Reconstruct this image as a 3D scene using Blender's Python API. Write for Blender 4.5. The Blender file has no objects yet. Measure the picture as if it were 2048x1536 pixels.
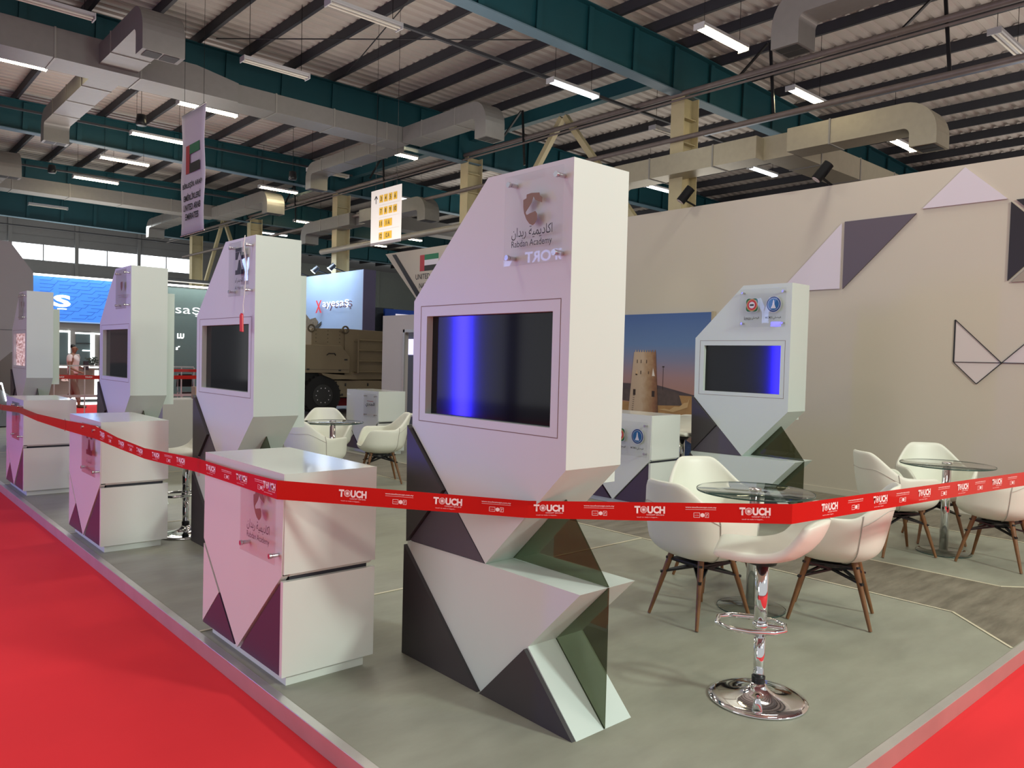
import bpy, math, random
from math import pi, sin, cos, radians, sqrt
from mathutils import Vector, Matrix
from mathutils.geometry import tessellate_polygon

random.seed(7)
S = bpy.context.scene
COL = S.collection

# ------------------------------------------------------------------ camera
CAM_Z = 1.5
cd = bpy.data.cameras.new('camera'); cam = bpy.data.objects.new('camera', cd); COL.objects.link(cam)
F_PX, YAW, PITCH, ROLL = 1555.85, 0.841418, -0.0314148, 0.0253585
fw = Vector((cos(YAW)*cos(PITCH), sin(YAW)*cos(PITCH), sin(PITCH)))
rt = Vector((sin(YAW), -cos(YAW), 0)); up = rt.cross(fw)
r2 = rt*cos(ROLL)+up*sin(ROLL); u2 = up*cos(ROLL)-rt*sin(ROLL)
cam.matrix_world = Matrix(((r2.x, u2.x, -fw.x, 0), (r2.y, u2.y, -fw.y, 0), (r2.z, u2.z, -fw.z, CAM_Z), (0, 0, 0, 1)))
cd.sensor_width = 36; cd.lens = 36*F_PX/2048; cd.clip_end = 300; cd.clip_start = 0.05
S.camera = cam

# ------------------------------------------------------------------ light and exposure
S.view_settings.view_transform = 'Standard'; S.view_settings.look = 'None'
S.view_settings.exposure = 0.18; S.view_settings.gamma = 1; S.view_settings.use_curve_mapping = False
try:
    S.cycles.use_denoising = True
    S.cycles.max_bounces = 8; S.cycles.transparent_max_bounces = 12
    S.cycles.sample_clamp_indirect = 6
except Exception: pass
W = bpy.data.worlds.new('world'); S.world = W; W.use_nodes = True
bgn = W.node_tree.nodes['Background']; bgn.inputs[0].default_value = (0.86, 0.88, 0.88, 1); bgn.inputs[1].default_value = 0.60

def area(name, loc, target, sx, sy, power, color, spread=None):
    l = bpy.data.lights.new(name, 'AREA'); l.shape = 'RECTANGLE'; l.size = sx; l.size_y = sy
    l.energy = power; l.color = color
    if spread: l.spread = radians(spread)
    o = bpy.data.objects.new(name, l); COL.objects.link(o); o.location = loc
    o.rotation_euler = (Vector(target)-Vector(loc)).to_track_quat('-Z', 'Y').to_euler()
    return o
def spot(name, loc, target, power, color, ang=60, blend=0.6, rad=0.08):
    l = bpy.data.lights.new(name, 'SPOT'); l.energy = power; l.color = color
    l.spot_size = radians(ang); l.spot_blend = blend; l.shadow_soft_size = rad
    o = bpy.data.objects.new(name, l); COL.objects.link(o); o.location = loc
    o.rotation_euler = (Vector(target)-Vector(loc)).to_track_quat('-Z', 'Y').to_euler()
    return o
# hall lamps overhead, floodlights on the near side of the stand, blue LED column across the aisle
for i, (x, y) in enumerate(((4.5, 0.5), (4.5, 7.5), (0.5, 4.5), (8.0, 3.8), (5.5, 10.6), (8.5, 11.0))):
    area('hall_lamp_%d' % i, (x, y, 6.4), (x, y, 0), 1.4, 0.5, 55 if y < 8 else 28, (1.0, 0.97, 0.84))
for i, (x, y, p) in enumerate(((5.0, 5.5, 210), (16.5, 3.0, 170), (7.5, 12.5, 110), (5.5, 20.0, 150), (17.5, 12.5, 130), (8.0, 28.0, 170), (20.0, 21.0, 170), (8.0, 37.0, 220), (26.0, 5.0, 190), (24.0, 32.0, 220))):
    area('bounce_fill_%d' % i, (x, y, 3.67), (x, y, 9), 4.5, 3.5, p, (1.0, 0.95, 0.86))  # added fills without fixtures, standing in for light bounced up to the roof
for i, (x, y) in enumerate(((6.5, 21.0), (9.0, 34.0), (18.0, 22.0), (19.0, 34.0))):
    area('far_hall_lamp_%d' % i, (x, y, 6.5), (x, y, 0), 2.0, 1.0, 220, (0.95, 1.0, 0.98))
area('flood_near', (5.0, -3.6, 4.4), (3.6, 3.0, 0.9), 0.7, 0.5, 250, (0.88, 1.0, 0.90))
area('flood_far', (2.6, -5.5, 5.0), (4.5, 6.0, 1.0), 0.8, 0.5, 100, (1.0, 0.98, 0.84))
area('led_column', (-3.0, 9.6, 1.55), (2.2, 7.0, 1.4), 0.22, 2.0, 90, (0.03, 0.02, 1.0))
area('led_screen', (-5.0, 5.0, 2.4), (2.0, 4.6, 1.4), 3.2, 1.8, 90, (0.92, 0.80, 1.0))

# ------------------------------------------------------------------ materials
MATS = {}
def mat(name, col=(0.8, 0.8, 0.8), rough=0.5, metal=0.0, emit=None, es=1.0, trans=0.0, ior=1.45, noise=0.0, nscale=8.0, coat=0.0, alpha=1.0, bump=0.0, spec=None):
    if name in MATS: return MATS[name]
    m = bpy.data.materials.new(name); m.use_nodes = True; nt = m.node_tree
    b = nt.nodes['Principled BSDF']
    b.inputs['Base Color'].default_value = (*col, 1); b.inputs['Roughness'].default_value = rough
    b.inputs['Metallic'].default_value = metal; b.inputs['IOR'].default_value = ior
    b.inputs['Transmission Weight'].default_value = trans
    b.inputs['Coat Weight'].default_value = coat; b.inputs['Alpha'].default_value = alpha
    if spec is not None: b.inputs['Specular IOR Level'].default_value = spec
    if emit: b.inputs['Emission Color'].default_value = (*emit, 1); b.inputs['Emission Strength'].default_value = es
    tc = nt.nodes.new('ShaderNodeTexCoord')
    n = nt.nodes.new('ShaderNodeTexNoise'); n.inputs['Scale'].default_value = nscale; n.inputs['Detail'].default_value = 4
    nt.links.new(tc.outputs['Object'], n.inputs['Vector'])
    if noise > 0:
        mx = nt.nodes.new('ShaderNodeMix'); mx.data_type = 'RGBA'
        mx.inputs['A'].default_value = (*[c*(1-noise) for c in col], 1)
        mx.inputs['B'].default_value = (*[min(1, c*(1+noise)) for c in col], 1)
        nt.links.new(n.outputs['Fac'], mx.inputs['Factor']); nt.links.new(mx.outputs['Result'], b.inputs['Base Color'])
    if bump > 0:
        bp = nt.nodes.new('ShaderNodeBump'); bp.inputs['Strength'].default_value = bump; bp.inputs['Distance'].default_value = 0.01
        nt.links.new(n.outputs['Fac'], bp.inputs['Height']); nt.links.new(bp.outputs['Normal'], b.inputs['Normal'])
    MATS[name] = m; return m

WHITE = mat('kiosk_white', (0.61, 0.69, 0.645), 0.38, noise=0.015, nscale=3)
GLOSSW = mat('counter_white', (0.71, 0.745, 0.69), 0.16, noise=0.015, nscale=2, coat=0.3)
CHAR = mat('charcoal_laminate', (0.045, 0.040, 0.042), 0.42, noise=0.05)
GREYP = mat('grey_purple_laminate', (0.085, 0.075, 0.095), 0.40, noise=0.04)
PURP = mat('charcoal_reflect_tint', (0.075, 0.050, 0.085), 0.30)  # charcoal facets; purple of the reflected carpet put into the base colour
GAP = mat('shadow_gap_black', (0.02, 0.02, 0.03), 0.5)
SCREEN = mat('switched_off_screen', (0.004, 0.005, 0.008), 0.07, spec=0.55)
GROOVE = mat('groove_brown', (0.20, 0.15, 0.11), 0.6)
GLASSD = mat('tinted_glass', (0.42, 0.50, 0.43), 0.0, trans=1.0, ior=1.2)
ACRYL = mat('clear_acrylic', (0.97, 0.97, 0.98), 0.0, trans=1.0, ior=1.12)
CHROME = mat('chrome', (0.82, 0.82, 0.84), 0.06, metal=1.0)
STEEL = mat('brushed_steel', (0.62, 0.60, 0.60), 0.25, metal=1.0)
ALU = mat('aluminium_trim', (0.62, 0.61, 0.58), 0.38, metal=0.75, noise=0.12, nscale=5)
BLACK = mat('black_plastic', (0.012, 0.012, 0.014), 0.35)
INK = mat('black_ink', (0.015, 0.015, 0.02), 0.6)
BROWN = mat('brown_ink', (0.26, 0.15, 0.075), 0.5)
LEATH = mat('white_leatherette', (0.76, 0.77, 0.67), 0.42, noise=0.03, nscale=6, bump=0.06)
SEAM = mat('grey_seam', (0.50, 0.47, 0.42), 0.6)
WOOD = mat('walnut_leg', (0.19, 0.085, 0.032), 0.38, noise=0.35, nscale=14)
RED = mat('red_tape', (0.56, 0.010, 0.006), 0.22, coat=0.5)
TWHITE = mat('tape_white_print', (0.95, 0.80, 0.78), 0.35)
BEIGE = mat('wall_beige', (0.525, 0.48, 0.395), 0.7, noise=0.03, nscale=1.2)
WTRI = mat('wall_white_panel', (0.62, 0.57, 0.62), 0.5)
GTRI = mat('wall_grey_panel', (0.105, 0.085, 0.105), 0.5)
BTRI = mat('wall_black_panel', (0.012, 0.008, 0.010), 0.4)
TEAL = mat('teal_steel', (0.006, 0.058, 0.075), 0.5, noise=0.12, nscale=1.5)
FLANGE_LIT = mat('teal_flange_skylit', (0.10, 0.17, 0.22), 0.5, noise=0.1, nscale=2)  # teal paint lightened to blue-grey; skylight on the flanges put into the colour
PURLIN = mat('purlin_grey', (0.030, 0.031, 0.038), 0.6, noise=0.1)
ROOFM = mat('roof_sheet', (0.385, 0.345, 0.315), 0.55, noise=0.12, nscale=0.8)
DUCT = mat('galvanised_duct', (0.205, 0.195, 0.185), 0.45, metal=0.25, noise=0.08, nscale=9)
DSEAM = mat('duct_seam', (0.28, 0.27, 0.25), 0.5, metal=0.4)
COLM = mat('cream_steel_column', (0.50, 0.43, 0.26), 0.5, noise=0.06)
HALLF = mat('hall_floor', (0.16, 0.155, 0.15), 0.6, noise=0.1)
TUBE = mat('lit_tube', (1, 1, 1), 0.5, emit=(1.0, 0.86, 0.52), es=45)
TUBEC = mat('lit_tube_cool', (1, 1, 1), 0.5, emit=(0.85, 0.95, 1.0), es=9)
TUBEOFF = mat('unlit_tube', (0.55, 0.52, 0.45), 0.35)
FIXT = mat('lamp_housing', (0.42, 0.42, 0.43), 0.45)
LEDW = mat('white_led', (1, 1, 1), 0.5, emit=(0.9, 1.0, 0.97), es=4)
LETTERW = mat('lit_white_letter', (1, 1, 1), 0.5, emit=(1, 1, 1), es=1.6)
CARD = mat('cardboard', (0.36, 0.25, 0.14), 0.8)

def carpet():
    m = mat('red_carpet', (0.74, 0.022, 0.028), 0.95, noise=0.10, nscale=1.3, bump=0.4)
    return m
REDC = carpet()

# floor vinyl: three tones of grey-green sheet divided by thin inlaid cream strips (strips are their own mesh)
def vinyl(name, c1, c2, stretch, scale):
    m = bpy.data.materials.new(name); m.use_nodes = True; nt = m.node_tree; b = nt.nodes['Principled BSDF']
    tc = nt.nodes.new('ShaderNodeTexCoord'); mp = nt.nodes.new('ShaderNodeMapping'); mp.inputs['Scale'].default_value = stretch
    n = nt.nodes.new('ShaderNodeTexNoise'); n.inputs['Scale'].default_value = scale; n.inputs['Detail'].default_value = 7; n.inputs['Roughness'].default_value = 0.62
    r = nt.nodes.new('ShaderNodeValToRGB'); r.color_ramp.elements[0].position = 0.35; r.color_ramp.elements[1].position = 0.68
    r.color_ramp.elements[0].color = (*c1, 1); r.color_ramp.elements[1].color = (*c2, 1)
    nt.links.new(tc.outputs['Object'], mp.inputs['Vector']); nt.links.new(mp.outputs['Vector'], n.inputs['Vector'])
    nt.links.new(n.outputs['Fac'], r.inputs['Fac']); nt.links.new(r.outputs['Color'], b.inputs['Base Color'])
    b.inputs['Roughness'].default_value = 0.5
    return m
VINYL = vinyl('vinyl_pale', (0.258, 0.262, 0.205), (0.312, 0.318, 0.253), (1.0, 2.5, 1), 2.2)
VINYLD = vinyl('vinyl_woodgrain', (0.125, 0.110, 0.080), (0.235, 0.212, 0.160), (1.0, 5.0, 1), 2.6)
STRIP = mat('cream_inlay', (0.62, 0.57, 0.42), 0.5)

# ------------------------------------------------------------------ mesh helpers
class MB:
    def __init__(s): s.v = []; s.f = []; s.sm = []
    def add(s, vs, fs, smooth=False):
        n = len(s.v); s.v += [tuple(v) for v in vs]; s.f += [tuple(i+n for i in f) for f in fs]; s.sm += [smooth]*len(fs); return s
    def box(s, a, b):
        x0, y0, z0 = a; x1, y1, z1 = b
        if x0 > x1: x0, x1 = x1, x0
        if y0 > y1: y0, y1 = y1, y0
        if z0 > z1: z0, z1 = z1, z0
        return s.add([(x0,y0,z0),(x1,y0,z0),(x1,y1,z0),(x0,y1,z0),(x0,y0,z1),(x1,y0,z1),(x1,y1,z1),(x0,y1,z1)],
                     [(0,3,2,1),(4,5,6,7),(0,1,5,4),(1,2,6,5),(2,3,7,6),(3,0,4,7)])
    def prism(s, poly, a0, a1, axis='x', holes=()):
        """extrude a polygon; axis x: poly is (y,z); axis y: poly is (x,z); axis z: poly is (x,y)"""
        def P(p, a):
            return {'x': (a, p[0], p[1]), 'y': (p[0], a, p[1]), 'z': (p[0], p[1], a)}[axis]
        loops = [list(poly)]+[list(h) for h in holes]
        flat = [p for l in loops for p in l]
        tris = tessellate_polygon([[Vector((p[0], p[1], 0)) for p in l] for l in loops])
        n = len(flat)
        vs = [P(p, a0) for p in flat]+[P(p, a1) for p in flat]
        fs = []
        for t in tris:
            fs.append(tuple(t)); fs.append(tuple(i+n for i in reversed(t)))
        o = 0
        for l in loops:
            k = len(l)
            for i in range(k):
                j = (i+1) % k; fs.append((o+i, o+j, n+o+j, n+o+i))
            o += k
        return s.add(vs, fs)
    def tube(s, pts, r, n=10, caps=True, closed=False, r_end=None):
        pts = [Vector(p) for p in pts]; m = len(pts); rings = []
        prev = None
        for i, p in enumerate(pts):
            if closed: d = pts[(i+1) % m]-pts[i-1]
            else: d = (pts[min(i+1, m-1)]-pts[max(i-1, 0)])
            d.normalize()
            if prev is None:
                a = Vector((0, 0, 1)) if abs(d.z) < 0.9 else Vector((1, 0, 0))
                u = d.cross(a).normalized()
            else:
                u = (prev-d*prev.dot(d)).normalized()
            w = d.cross(u); prev = u
            rr = r if r_end is None else r+(r_end-r)*i/(m-1)
            if isinstance(r, (list, tuple)): rr = r[i]
            rings.append([p+(u*cos(2*pi*k/n)+w*sin(2*pi*k/n))*rr for k in range(n)])
        vs = [v for R in rings for v in R]; fs = []
        for i in range(m if closed else m-1):
            j = (i+1) % m
            for k in range(n):
                l = (k+1) % n; fs.append((i*n+k, i*n+l, j*n+l, j*n+k))
        s.add(vs, fs, True)
        if caps and not closed:
            s.add(rings[0], [tuple(reversed(range(n)))]); s.add(rings[-1], [tuple(range(n))])
        return s
    def lathe(s, prof, c=(0, 0, 0), n=40):
        vs = []; fs = []; m = len(prof)
        for r, z in prof:
            for k in range(n): vs.append((c[0]+r*cos(2*pi*k/n), c[1]+r*sin(2*pi*k/n), c[2]+z))
        for i in range(m-1):
            for k in range(n):
                l = (k+1) % n; fs.append((i*n+k, i*n+l, (i+1)*n+l, (i+1)*n+k))
        s.add(vs, fs, True)
        return s
    def bar(s, a, b, w, h):
        """box-section bar from a to b"""
        a = Vector(a); b = Vector(b); d = (b-a).normalized()
        q = Vector((0, 0, 1)) if abs(d.z) < 0.95 else Vector((1, 0, 0))
        u = d.cross(q).normalized()*w/2; v = u.cross(d).normalized()*h/2
        vs = [a-u-v, a+u-v, a+u+v, a-u+v, b-u-v, b+u-v, b+u+v, b-u+v]
        return s.add(vs, [(0,3,2,1),(4,5,6,7),(0,1,5,4),(1,2,6,5),(2,3,7,6),(3,0,4,7)])
    def build(s, name, m, parent=None, bevel=0.0, sub=0, solid=0.0, fix=True):
        me = bpy.data.meshes.new(name); me.from_pydata(s.v, [], s.f)
        for p, q in zip(me.polygons, s.sm): p.use_smooth = q
        me.materials.append(m)
        if fix:
            import bmesh
            bm = bmesh.new(); bm.from_mesh(me); bmesh.ops.recalc_face_normals(bm, faces=bm.faces); bm.to_mesh(me); bm.free()
        o = bpy.data.objects.new(name, me); COL.objects.link(o)
        if parent: o.parent = parent
        if solid: md = o.modifiers.new('solid', 'SOLIDIFY'); md.thickness = solid; md.offset = 1
        if bevel: md = o.modifiers.new('bevel', 'BEVEL'); md.width = bevel; md.segments = 2; md.limit_method = 'ANGLE'
        if sub: md = o.modifiers.new('sub', 'SUBSURF'); md.levels = sub; md.render_levels = sub
        return o

def tag(o, label=None, cat=None, group=None, kind=None):
    if label: o['label'] = label
    if cat: o['category'] = cat
    if group: o['group'] = group
    if kind: o['kind'] = kind
    return o
def thing(name, loc, label, cat, group=None, rz=0.0):
    o = bpy.data.objects.new(name, None); COL.objects.link(o); o.location = loc; o.rotation_euler = (0, 0, rz)
    o.empty_display_size = 0.1
    return tag(o, label, cat, group)
def copy_tree(o, parent=None):
    c = o.copy(); COL.objects.link(c)
    if parent: c.parent = parent
    for ch in [k for k in o.children]: copy_tree(ch, c)
    return c
def struct(o, label=None): o['kind'] = 'structure'; 
def again(src, loc, rz, label, group=None):
    c = copy_tree(src); c.location = loc; c.rotation_euler = (0, 0, rz); c['label'] = label
    if group: c['group'] = group
    return c

FACE_NX = Matrix(((0, 0, -1), (-1, 0, 0), (0, 1, 0)))      # reads from +Y to -Y, faces -X
FACE_NY = Matrix(((1, 0, 0), (0, 0, -1), (0, 1, 0)))       # reads along +X, faces -Y
def text_mesh(name, body, h, loc, R, m, parent=None, width=None, align='CENTER', ext=0.001, bold=0.0, shear=0.0):
    c = bpy.data.curves.new(name, 'FONT'); c.body = body; c.size = 1.0; c.align_x = 'CENTER'
    c.offset = bold; c.extrude = 0.0; c.shear = shear; c.resolution_u = 3
    t = bpy.data.objects.new(name, c); COL.objects.link(t)
    dg = bpy.context.evaluated_depsgraph_get(); dg.update()
    me = bpy.data.meshes.new_from_object(t.evaluated_get(dg))
    bpy.data.objects.remove(t); bpy.data.curves.remove(c)
    if not me.vertices:
        return None
    xs = [v.co.x for v in me.vertices]; ys = [v.co.y for v in me.vertices]
    w0 = max(xs)-min(xs); h0 = max(ys)-min(ys); sy = h/h0; sx = sy if width is None else width/w0
    cx = (max(xs)+min(xs))/2; cy = (max(ys)+min(ys))/2
    for v in me.vertices:
        p = Vector(((v.co.x-cx)*sx, (v.co.y-cy)*sy, ext)); v.co = R @ p+Vector(loc)
    me.materials.clear(); me.materials.append(m)
    o = bpy.data.objects.new(name, me); COL.objects.link(o)
    if parent: o.parent = parent
    return o

def pane(name, tint, ior=1.45, rough=0.0):
    m = bpy.data.materials.new(name); m.use_nodes = True; nt = m.node_tree
    nt.nodes.remove(nt.nodes['Principled BSDF'])
    tr = nt.nodes.new('ShaderNodeBsdfTransparent'); tr.inputs[0].default_value = (*tint, 1)
    gl = nt.nodes.new('ShaderNodeBsdfGlossy'); gl.inputs['Roughness'].default_value = rough
    lw = nt.nodes.new('ShaderNodeLayerWeight'); lw.inputs['Blend'].default_value = 0.5
    pw = nt.nodes.new('ShaderNodeMath'); pw.operation = 'POWER'; pw.inputs[1].default_value = 4.5
    f0 = ((ior-1)/(ior+1))**2
    fr = nt.nodes.new('ShaderNodeMath'); fr.operation = 'MULTIPLY_ADD'; fr.inputs[1].default_value = 1-f0; fr.inputs[2].default_value = f0
    nt.links.new(lw.outputs['Facing'], pw.inputs[0]); nt.links.new(pw.outputs[0], fr.inputs[0])
    mx = nt.nodes.new('ShaderNodeMixShader')
    nt.links.new(fr.outputs[0], mx.inputs[0]); nt.links.new(tr.outputs[0], mx.inputs[1]); nt.links.new(gl.outputs[0], mx.inputs[2])
    nt.links.new(mx.outputs[0], nt.nodes['Material Output'].inputs['Surface'])
    MATS[name] = m; return m
P_TINT = pane('kiosk_tinted_pane', (0.37, 0.39, 0.31), 1.5)
P_ACR = pane('acrylic_pane', (0.965, 0.965, 0.97), 1.35)
P_GLASS = pane('table_glass', (0.975, 0.985, 0.98), 1.36)
P_EDGE = mat('glass_edge', (0.03, 0.07, 0.06), 0.15)

# ================================================================== SETTING
# hall floor, carpets, platform
o = MB().box((-14, -12, -0.30), (42, 45, -0.10)).build('floor', HALLF); struct(o)
o = MB().box((-9, -9, -0.099), (1.50, 21.0, -0.080)).box((1.50, -9, -0.099), (30, 1.245, -0.080)).box((1.5, 19.8, -0.099), (9.0, 25.2, -0.080)).build('aisle_carpet', REDC)
tag(o, 'bright red carpet covering the aisles around the raised grey platform', 'carpet')
YEND = 17.0; XEND = 8.98
o = MB().prism([(1.525, 1.278), (XEND, 1.278), (XEND, YEND), (1.525, YEND)], -0.079, 0.0, 'z').build('stand_platform', VINYL)
tag(o, 'low raised exhibition platform with grey green vinyl floor', 'platform')
plat = o
# wood grain field between the two long inlays
p1 = [(5.262, YEND-.2), (5.262, 1.724), (4.84, 1.285), (XEND-.02, 1.285), (XEND-.02, 1.9), (7.93, 1.9), (7.93, 1.70), (7.7, 1.5), (6.4, 1.5), (6.165, 1.724), (6.165, YEND-.2)]
o = MB().prism(p1, 0.0, 0.0015, 'z').build('woodgrain_field', VINYLD, plat)
p2 = [(7.93, 1.9), (XEND-.02, 1.9), (XEND-.02, YEND-.2), (7.93, YEND-.2)]
o = MB().prism(p2, 0.0, 0.0014, 'z').build('woodgrain_field', VINYLD, plat)
def inlay(pts, w=0.016):
    m = MB()
    for a, b in zip(pts, pts[1:]):
        a = Vector((*a, 0)); b = Vector((*b, 0)); d = (b-a).normalized(); n = Vector((-d.y, d.x, 0))*w/2
        m.prism([(a-n)[:2], (b-n)[:2], (b+n)[:2], (a+n)[:2]], 0.0016, 0.0042, 'z')
    return m.build('inlay_strip', STRIP, plat)
inlay([(5.262, YEND), (5.262, 1.724), (4.84, 1.285)])
inlay([(6.165, YEND), (6.165, 1.724), (6.4, 1.5), (7.6, 1.5)])
inlay([(7.93, YEND), (7.93, 1.7)])
for yy in (4.168, 7.04, 9.96, 13.0): inlay([(1.525, yy), (5.26, yy)])
# aluminium kerb
kb = thing('platform_kerb', (1.482, 1.235, -0.08), 'aluminium kerb trim running round the raised grey platform edge', 'kerb')
def kerb(p, q, nx, ny):
    m = MB(); m.box((p[0], p[1], 0.001), (q[0], q[1], 0.081)); return m
m = MB().box((0, 0, 0.0), (0.043, YEND-1.235, 0.083)); m.build('left_run', ALU, kb, bevel=0.002)
m = MB().box((0.043, 0, 0.0), (XEND-1.482, 0.043, 0.083)); m.build('right_run', ALU, kb, bevel=0.002)

# right wall (x = 9.0) with overhead fascia, doorway side and art panels
XW = 9.0
def w2(y, z): return (y*XW/7.45, 1.5+(z-1.5)*XW/7.45)
WH = 3.665
wl = [(-2.0, 0), (12.4, 0), (12.4, 2.36), (12.2, 2.36), (12.2, 1.85), (14.20, WH), (-2.0, WH)]
wl = [(-2.0, 0), (11.8, 0), (11.8, 1.62), (14.20, WH), (-2.0, WH)]
wall = MB().prism(wl, XW, XW+0.12, 'x').build('wall_right', BEIGE); struct(wall)
o = MB().box((XW-0.012, -2, 0), (XW, 11.8, 0.07)).build('baseboard_right', mat('baseboard_cream', (0.55, 0.51, 0.42), 0.5)); struct(o)
# low partition with doorway to the left of the fascia
dw = thing('meeting_room_partition', (XW, 13.45, 0), 'low off-white partition with a doorway left of the overhead slanted fascia', 'partition')
MB().box((0, 0, 0), (0.12, 0.80, 2.36)).box((0, -1.65, 2.0), (0.12, 0, 2.36)).build('partition_panel', mat('partition_white', (0.50, 0.46, 0.45), 0.6), dw)
MB().box((-0.02, -0.06, 0), (0.0, 0.0, 2.06)).box((-0.02, -1.6, 2.0), (0.0, 0, 2.06)).build('door_frame', ALU, dw)
MB().box((0.9, -2.6, 0), (0.95, 1.6, 2.3)).build('inner_wall', mat('inner_blue_grey', (0.13, 0.14, 0.20), 0.6), dw)
MB().box((0.86, 0.9, 1.55), (0.88, 1.3, 1.9)).build('lit_panel', mat('lit_lilac', (0.8, 0.8, 1), 0.5, emit=(0.75, 0.72, 1.0), es=0.9), dw)

# triangular art panels
def tri(pts, m, label, cat='wall panel', th=0.02, nm='triangular_wall_panel'):
    P = [w2(*p) for p in pts]
    c = (sum(p[0] for p in P)/len(P), sum(p[1] for p in P)/len(P))
    o = MB().prism([(p[0]-c[0], p[1]-c[1]) for p in P], -th, 0, 'x').build(nm, m)
    o.location = (XW-0.001, c[0], c[1]); return tag(o, label, cat, 'triangles on the beige wall')
tri([(2.828, 2.952), (2.489, 3.268), (2.152, 2.950)], WTRI, 'white triangle panel highest on the beige wall, point upward')
tri([(3.537, 2.917), (2.878, 2.918), (3.536, 2.268)], GTRI, 'dark grey purple right-angled triangle panel on the beige wall')
tri([(4.20, 2.272), (3.566, 2.905), (3.566, 2.272)], WTRI, 'white triangle panel just behind the top of the far kiosk')
tri([(2.126, 2.922), (2.129, 2.264), (1.80, 2.59)], BTRI, 'black triangle panel cut by the right edge of the picture')
tri([(2.09, 2.935), (1.80, 2.64), (1.50, 2.935)], BTRI, 'small black triangle tip in the upper right corner of the wall')
tri([(2.10, 2.252), (1.50, 2.252), (1.80, 2.55)], mat('wall_taupe_panel', (0.30, 0.26, 0.21), 0.6), 'taupe triangle panel under the black one at right')
# line art emblem
em = thing('wall_line_emblem', (XW-0.001, w2(2.0, 1.576)[0], w2(2, 1.576)[1]), 'black outlined white facets emblem at the right end of the beige wall', 'wall art')
E0 = w2(2.0, 1.576)
def wp(y, z): a = w2(y, z); return (a[0]-E0[0], a[1]-E0[1])
A, B_, C_, D_ = (2.518, 1.947), (2.519, 1.577), (2.146, 1.575), (2.331, 1.391)
A2, B2, D2 = (1.77, 1.947), (1.77, 1.577), (1.96, 1.391)
EW = mat('emblem_facet', (0.60, 0.54, 0.53), 0.6)
for t in ((A, B_, C_), (B_, C_, D_), (A2, B2, C_)):
    MB().prism([wp(*p) for p in t], -0.004, 0, 'x').build('facet', EW, em)
lm = MB()
for a, b in ((A, B_), (B_, D_), (D_, C_), (C_, A), (B_, B2), (C_, A2)):
    a = wp(*a); b = wp(*b); lm.bar((-0.006, a[0], a[1]), (-0.006, b[0], b[1]), 0.014, 0.006)
lm.build('outline', INK, em)
# fascia stripe, flag and words
st = MB().prism([(y*XW/7.45, 1.5+(z-1.5)*XW/7.45) for y, z in ((11.53, 3.26), (11.42, 3.26), (10.62, 2.50), (10.73, 2.47))], XW-0.01, XW-0.001, 'x').build('fascia_stripe', BTRI)
tag(st, 'black diagonal stripe along the slanted end of the overhead fascia', 'wall art')
def flag(loc, w, h, R_axis_x, label, ysgn=-1, cat='flag'):
    f = thing('printed_flag', loc, label, cat)
    def r(a, b, c, d, m, nm): MB().prism([(ysgn*a, b), (ysgn*c, b), (ysgn*c, d), (ysgn*a, d)], -0.003, 0, 'x').build(nm, m, f)
    r(0, 0, w*0.25, h, mat('flag_red', (0.42, 0.035, 0.05), 0.6), 'red_bar')
    r(w*0.25, h*2/3, w, h, mat('flag_green', (0.01, 0.17, 0.075), 0.6), 'green_band')
    r(w*0.25, h/3, w, h*2/3, mat('flag_white', (0.70, 0.66, 0.72), 0.6), 'white_band')
    r(w*0.25, 0, w, h/3, mat('flag_black', (0.018, 0.018, 0.02), 0.6), 'black_band')
    return f
flag((XW-0.001, 12.92, 3.215), 0.62, 0.32, None, 'printed UAE flag on the overhead slanted fascia')
cap = thing('fascia_lettering', (XW-0.001, 12.3, 3.0), 'grey UNITED ARAB EMIRATES NATIONAL PAVILION words on the fascia', 'lettering')
text_mesh('text_line', 'UNITED ARAB EMIRATES', 0.105, (-0.003, 0.0, 0.11), FACE_NX, INK, cap, width=1.52)
text_mesh('text_line', 'NATIONAL PAVILION', 0.105, (-0.003, 0.0, -0.07), FACE_NX, INK, cap, width=1.26)

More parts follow.
